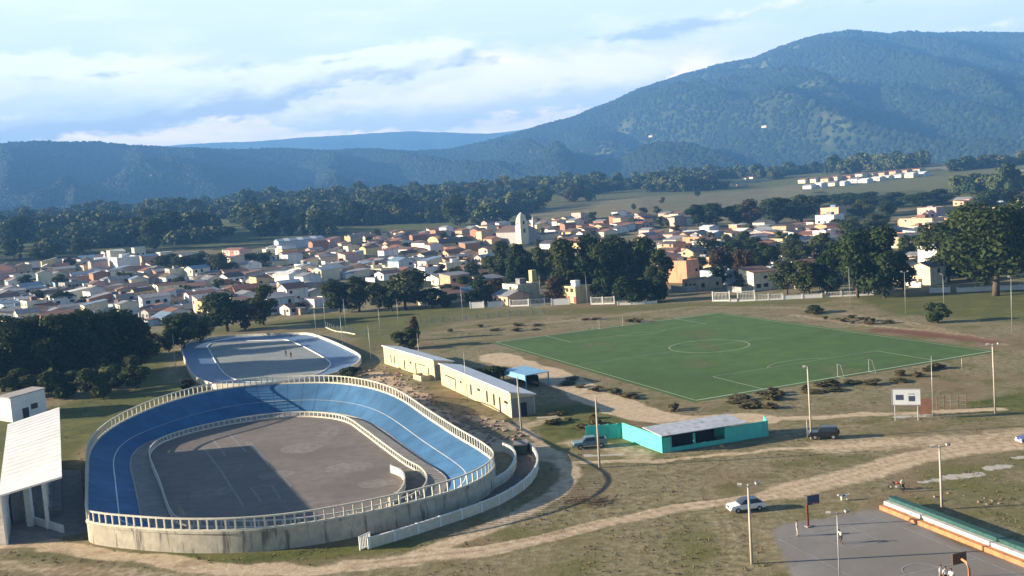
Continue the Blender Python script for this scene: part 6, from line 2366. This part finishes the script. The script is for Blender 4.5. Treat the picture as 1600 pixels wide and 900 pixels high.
# ------------------------------------------------------------------ far woods: many crowns set on one point cloud
def wood(name, P_, sc, src=None, material=None):
    me = bpy.data.meshes.new(name)
    me.from_pydata([tuple(map(float, q)) for q in P_], [], [])
    at_ = me.attributes.new('sc', 'FLOAT', 'POINT')
    at_.data.foreach_set('value', np.asarray(sc, np.float32))
    o_ = link(name, me)
    o_['kind'] = 'stuff'
    ng_ = bpy.data.node_groups.new(name, 'GeometryNodeTree')
    ng_.interface.new_socket('Geometry', in_out='INPUT', socket_type='NodeSocketGeometry')
    ng_.interface.new_socket('Geometry', in_out='OUTPUT', socket_type='NodeSocketGeometry')
    N_ = ng_.nodes
    gi, go = N_.new('NodeGroupInput'), N_.new('NodeGroupOutput')
    iop = N_.new('GeometryNodeInstanceOnPoints')
    na = N_.new('GeometryNodeInputNamedAttribute')
    na.data_type = 'FLOAT'
    na.inputs['Name'].default_value = 'sc'
    rv = N_.new('FunctionNodeRandomValue')
    rv.data_type = 'FLOAT_VECTOR'
    rv.inputs[0].default_value = (0, 0, 0)
    rv.inputs[1].default_value = (.25, .25, 6.28)
    rs = N_.new('FunctionNodeRandomValue')
    rs.data_type = 'FLOAT_VECTOR'
    rs.inputs[0].default_value = (.8, .8, .65)
    rs.inputs[1].default_value = (1.25, 1.25, 1.2)
    rs.inputs['Seed'].default_value = 4
    ml = N_.new('ShaderNodeVectorMath')
    ml.operation = 'MULTIPLY'
    lk = ng_.links.new
    lk(gi.outputs[0], iop.inputs['Points'])
    if src is None:
        ico = N_.new('GeometryNodeMeshIcoSphere')
        ico.inputs['Radius'].default_value = .5
        ico.inputs['Subdivisions'].default_value = 3
        nz = N_.new('ShaderNodeTexNoise')
        nz.inputs['Scale'].default_value = 4.0
        nz.inputs['Detail'].default_value = 3
        sb_ = N_.new('ShaderNodeVectorMath')
        sb_.operation = 'SUBTRACT'
        sb_.inputs[1].default_value = (.5, .5, .35)
        sc_ = N_.new('ShaderNodeVectorMath')
        sc_.operation = 'SCALE'
        sc_.inputs['Scale'].default_value = .5
        sp = N_.new('GeometryNodeSetPosition')
        sm_ = N_.new('GeometryNodeSetMaterial')
        sm_.inputs['Material'].default_value = material
        lk(nz.outputs['Color'], sb_.inputs[0])
        lk(sb_.outputs[0], sc_.inputs[0])
        lk(ico.outputs[0], sp.inputs['Geometry'])
        lk(sc_.outputs[0], sp.inputs['Offset'])
        lk(sp.outputs[0], sm_.inputs['Geometry'])
        lk(sm_.outputs[0], iop.inputs['Instance'])
    else:
        oi = N_.new('GeometryNodeObjectInfo')
        oi.inputs['Object'].default_value = src
        oi.transform_space = 'ORIGINAL'
        lk(oi.outputs['Geometry'], iop.inputs['Instance'])
    lk(rv.outputs[0], iop.inputs['Rotation'])
    lk(rs.outputs[0], ml.inputs[0])
    lk(na.outputs['Attribute'], ml.inputs[1])
    lk(ml.outputs[0], iop.inputs['Scale'])
    lk(iop.outputs[0], go.inputs[0])
    me.materials.append(material)
    md_ = o_.modifiers.new('woods', 'NODES')
    md_.node_group = ng_
    return o_


r_ = np.random.default_rng(77)
nW = 70000
Dw = np.sqrt(r_.uniform(860 ** 2, 2050 ** 2, nW))
Aw = r_.uniform(-R(32), R(32), nW)
wx, wy = np.sin(Aw) * Dw, np.cos(Aw) * Dw
ok = np.ones(nW, bool)
opens = [gpoly(q) for q in ([(1030, 350), (1270, 330), (1270, 296), (1030, 322)], [(1225, 338), (1490, 330), (1490, 262), (1225, 284)], [(1500, 300), (1640, 290), (1640, 262), (1500, 272)])]
for k_, f_ in enumerate(fields + opens):
    ok &= ~inpoly(wx, wy, f_) | ((k_ in (2, 3, 4)) & (r_.random(nW) < .22))
towns = [gpoly(poly) for poly, n in REGIONS]
for f_ in towns: ok &= ~inpoly(wx, wy, f_)
for x, y, q in placed: ok &= np.hypot(wx - x, wy - y) > q + 3
dens = fbm(wx / 90, wy / 130, 4, 12)
ok &= dens > np.interp(Dw, [860, 1300, 1700], [.06, .035, .0])
ok &= r_.random(nW) < .40
wx, wy = wx[ok], wy[ok]
sc = r_.uniform(9, 19, len(wx)) * np.where(r_.random(len(wx)) < .12, 1.5, 1)
src_crown = None
for o in col.objects:
    if o.name.startswith('crown') and o.data in [c_[0] for c_ in TREE[('broad', 'far')]]:
        src_crown = o
        break
wood('woodland', np.stack([wx, wy, zf(wx, wy) - .12 * sc], 1), sc, src_crown, LEAF_F)
# woods on the hills
nH = 380000
Dh = np.sqrt(r_.uniform(2850 ** 2, 5900 ** 2, nH))
Ah = r_.uniform(-R(31), R(31), nH)
hx, hy = np.sin(Ah) * Dh, np.cos(Ah) * Dh
rdd = np.interp(hx / hy, AZ, RD)
cl = sstep(fbm(hx / 260 + 3, hy / 400, 4, 77), .10, .17) * (hx > -100)
ok = (Dh < rdd + 60) & (r_.random(nH) > cl * .75) & (r_.random(nH) < .50)
for f_ in fields: ok &= ~inpoly(hx, hy, f_)
hx, hy = hx[ok], hy[ok]
sc = r_.uniform(10, 19, len(hx))
wood('hill_forest', np.stack([hx, hy, zf(hx, hy) + .10 * sc], 1), sc, None, LEAF_H)
finish_labels()

# ------------------------------------------------------------------ the air
ztop = max(float(ZT.max()), max(v[2] for v in fr_v)) + 40
b = MB().box(-7000, -200, -4, 7000, 9600, ztop)
hm_ = bpy.data.materials.new('haze')
hm_.use_nodes = True
hm_.node_tree.nodes.clear()
hn = NT(hm_.node_tree)
pv = hn.n('ShaderNodeVolumePrincipled')
pv.inputs['Color'].default_value = (*HAZE_COLOR, 1)
pv.inputs['Density'].default_value = HAZE_DENSITY
pv.inputs['Anisotropy'].default_value = .0
ho = hn.n('ShaderNodeOutputMaterial')
hm_.node_tree.links.new(pv.outputs[0], ho.inputs['Volume'])
o = b.build('haze', hm_)
o['kind'] = 'stuff'
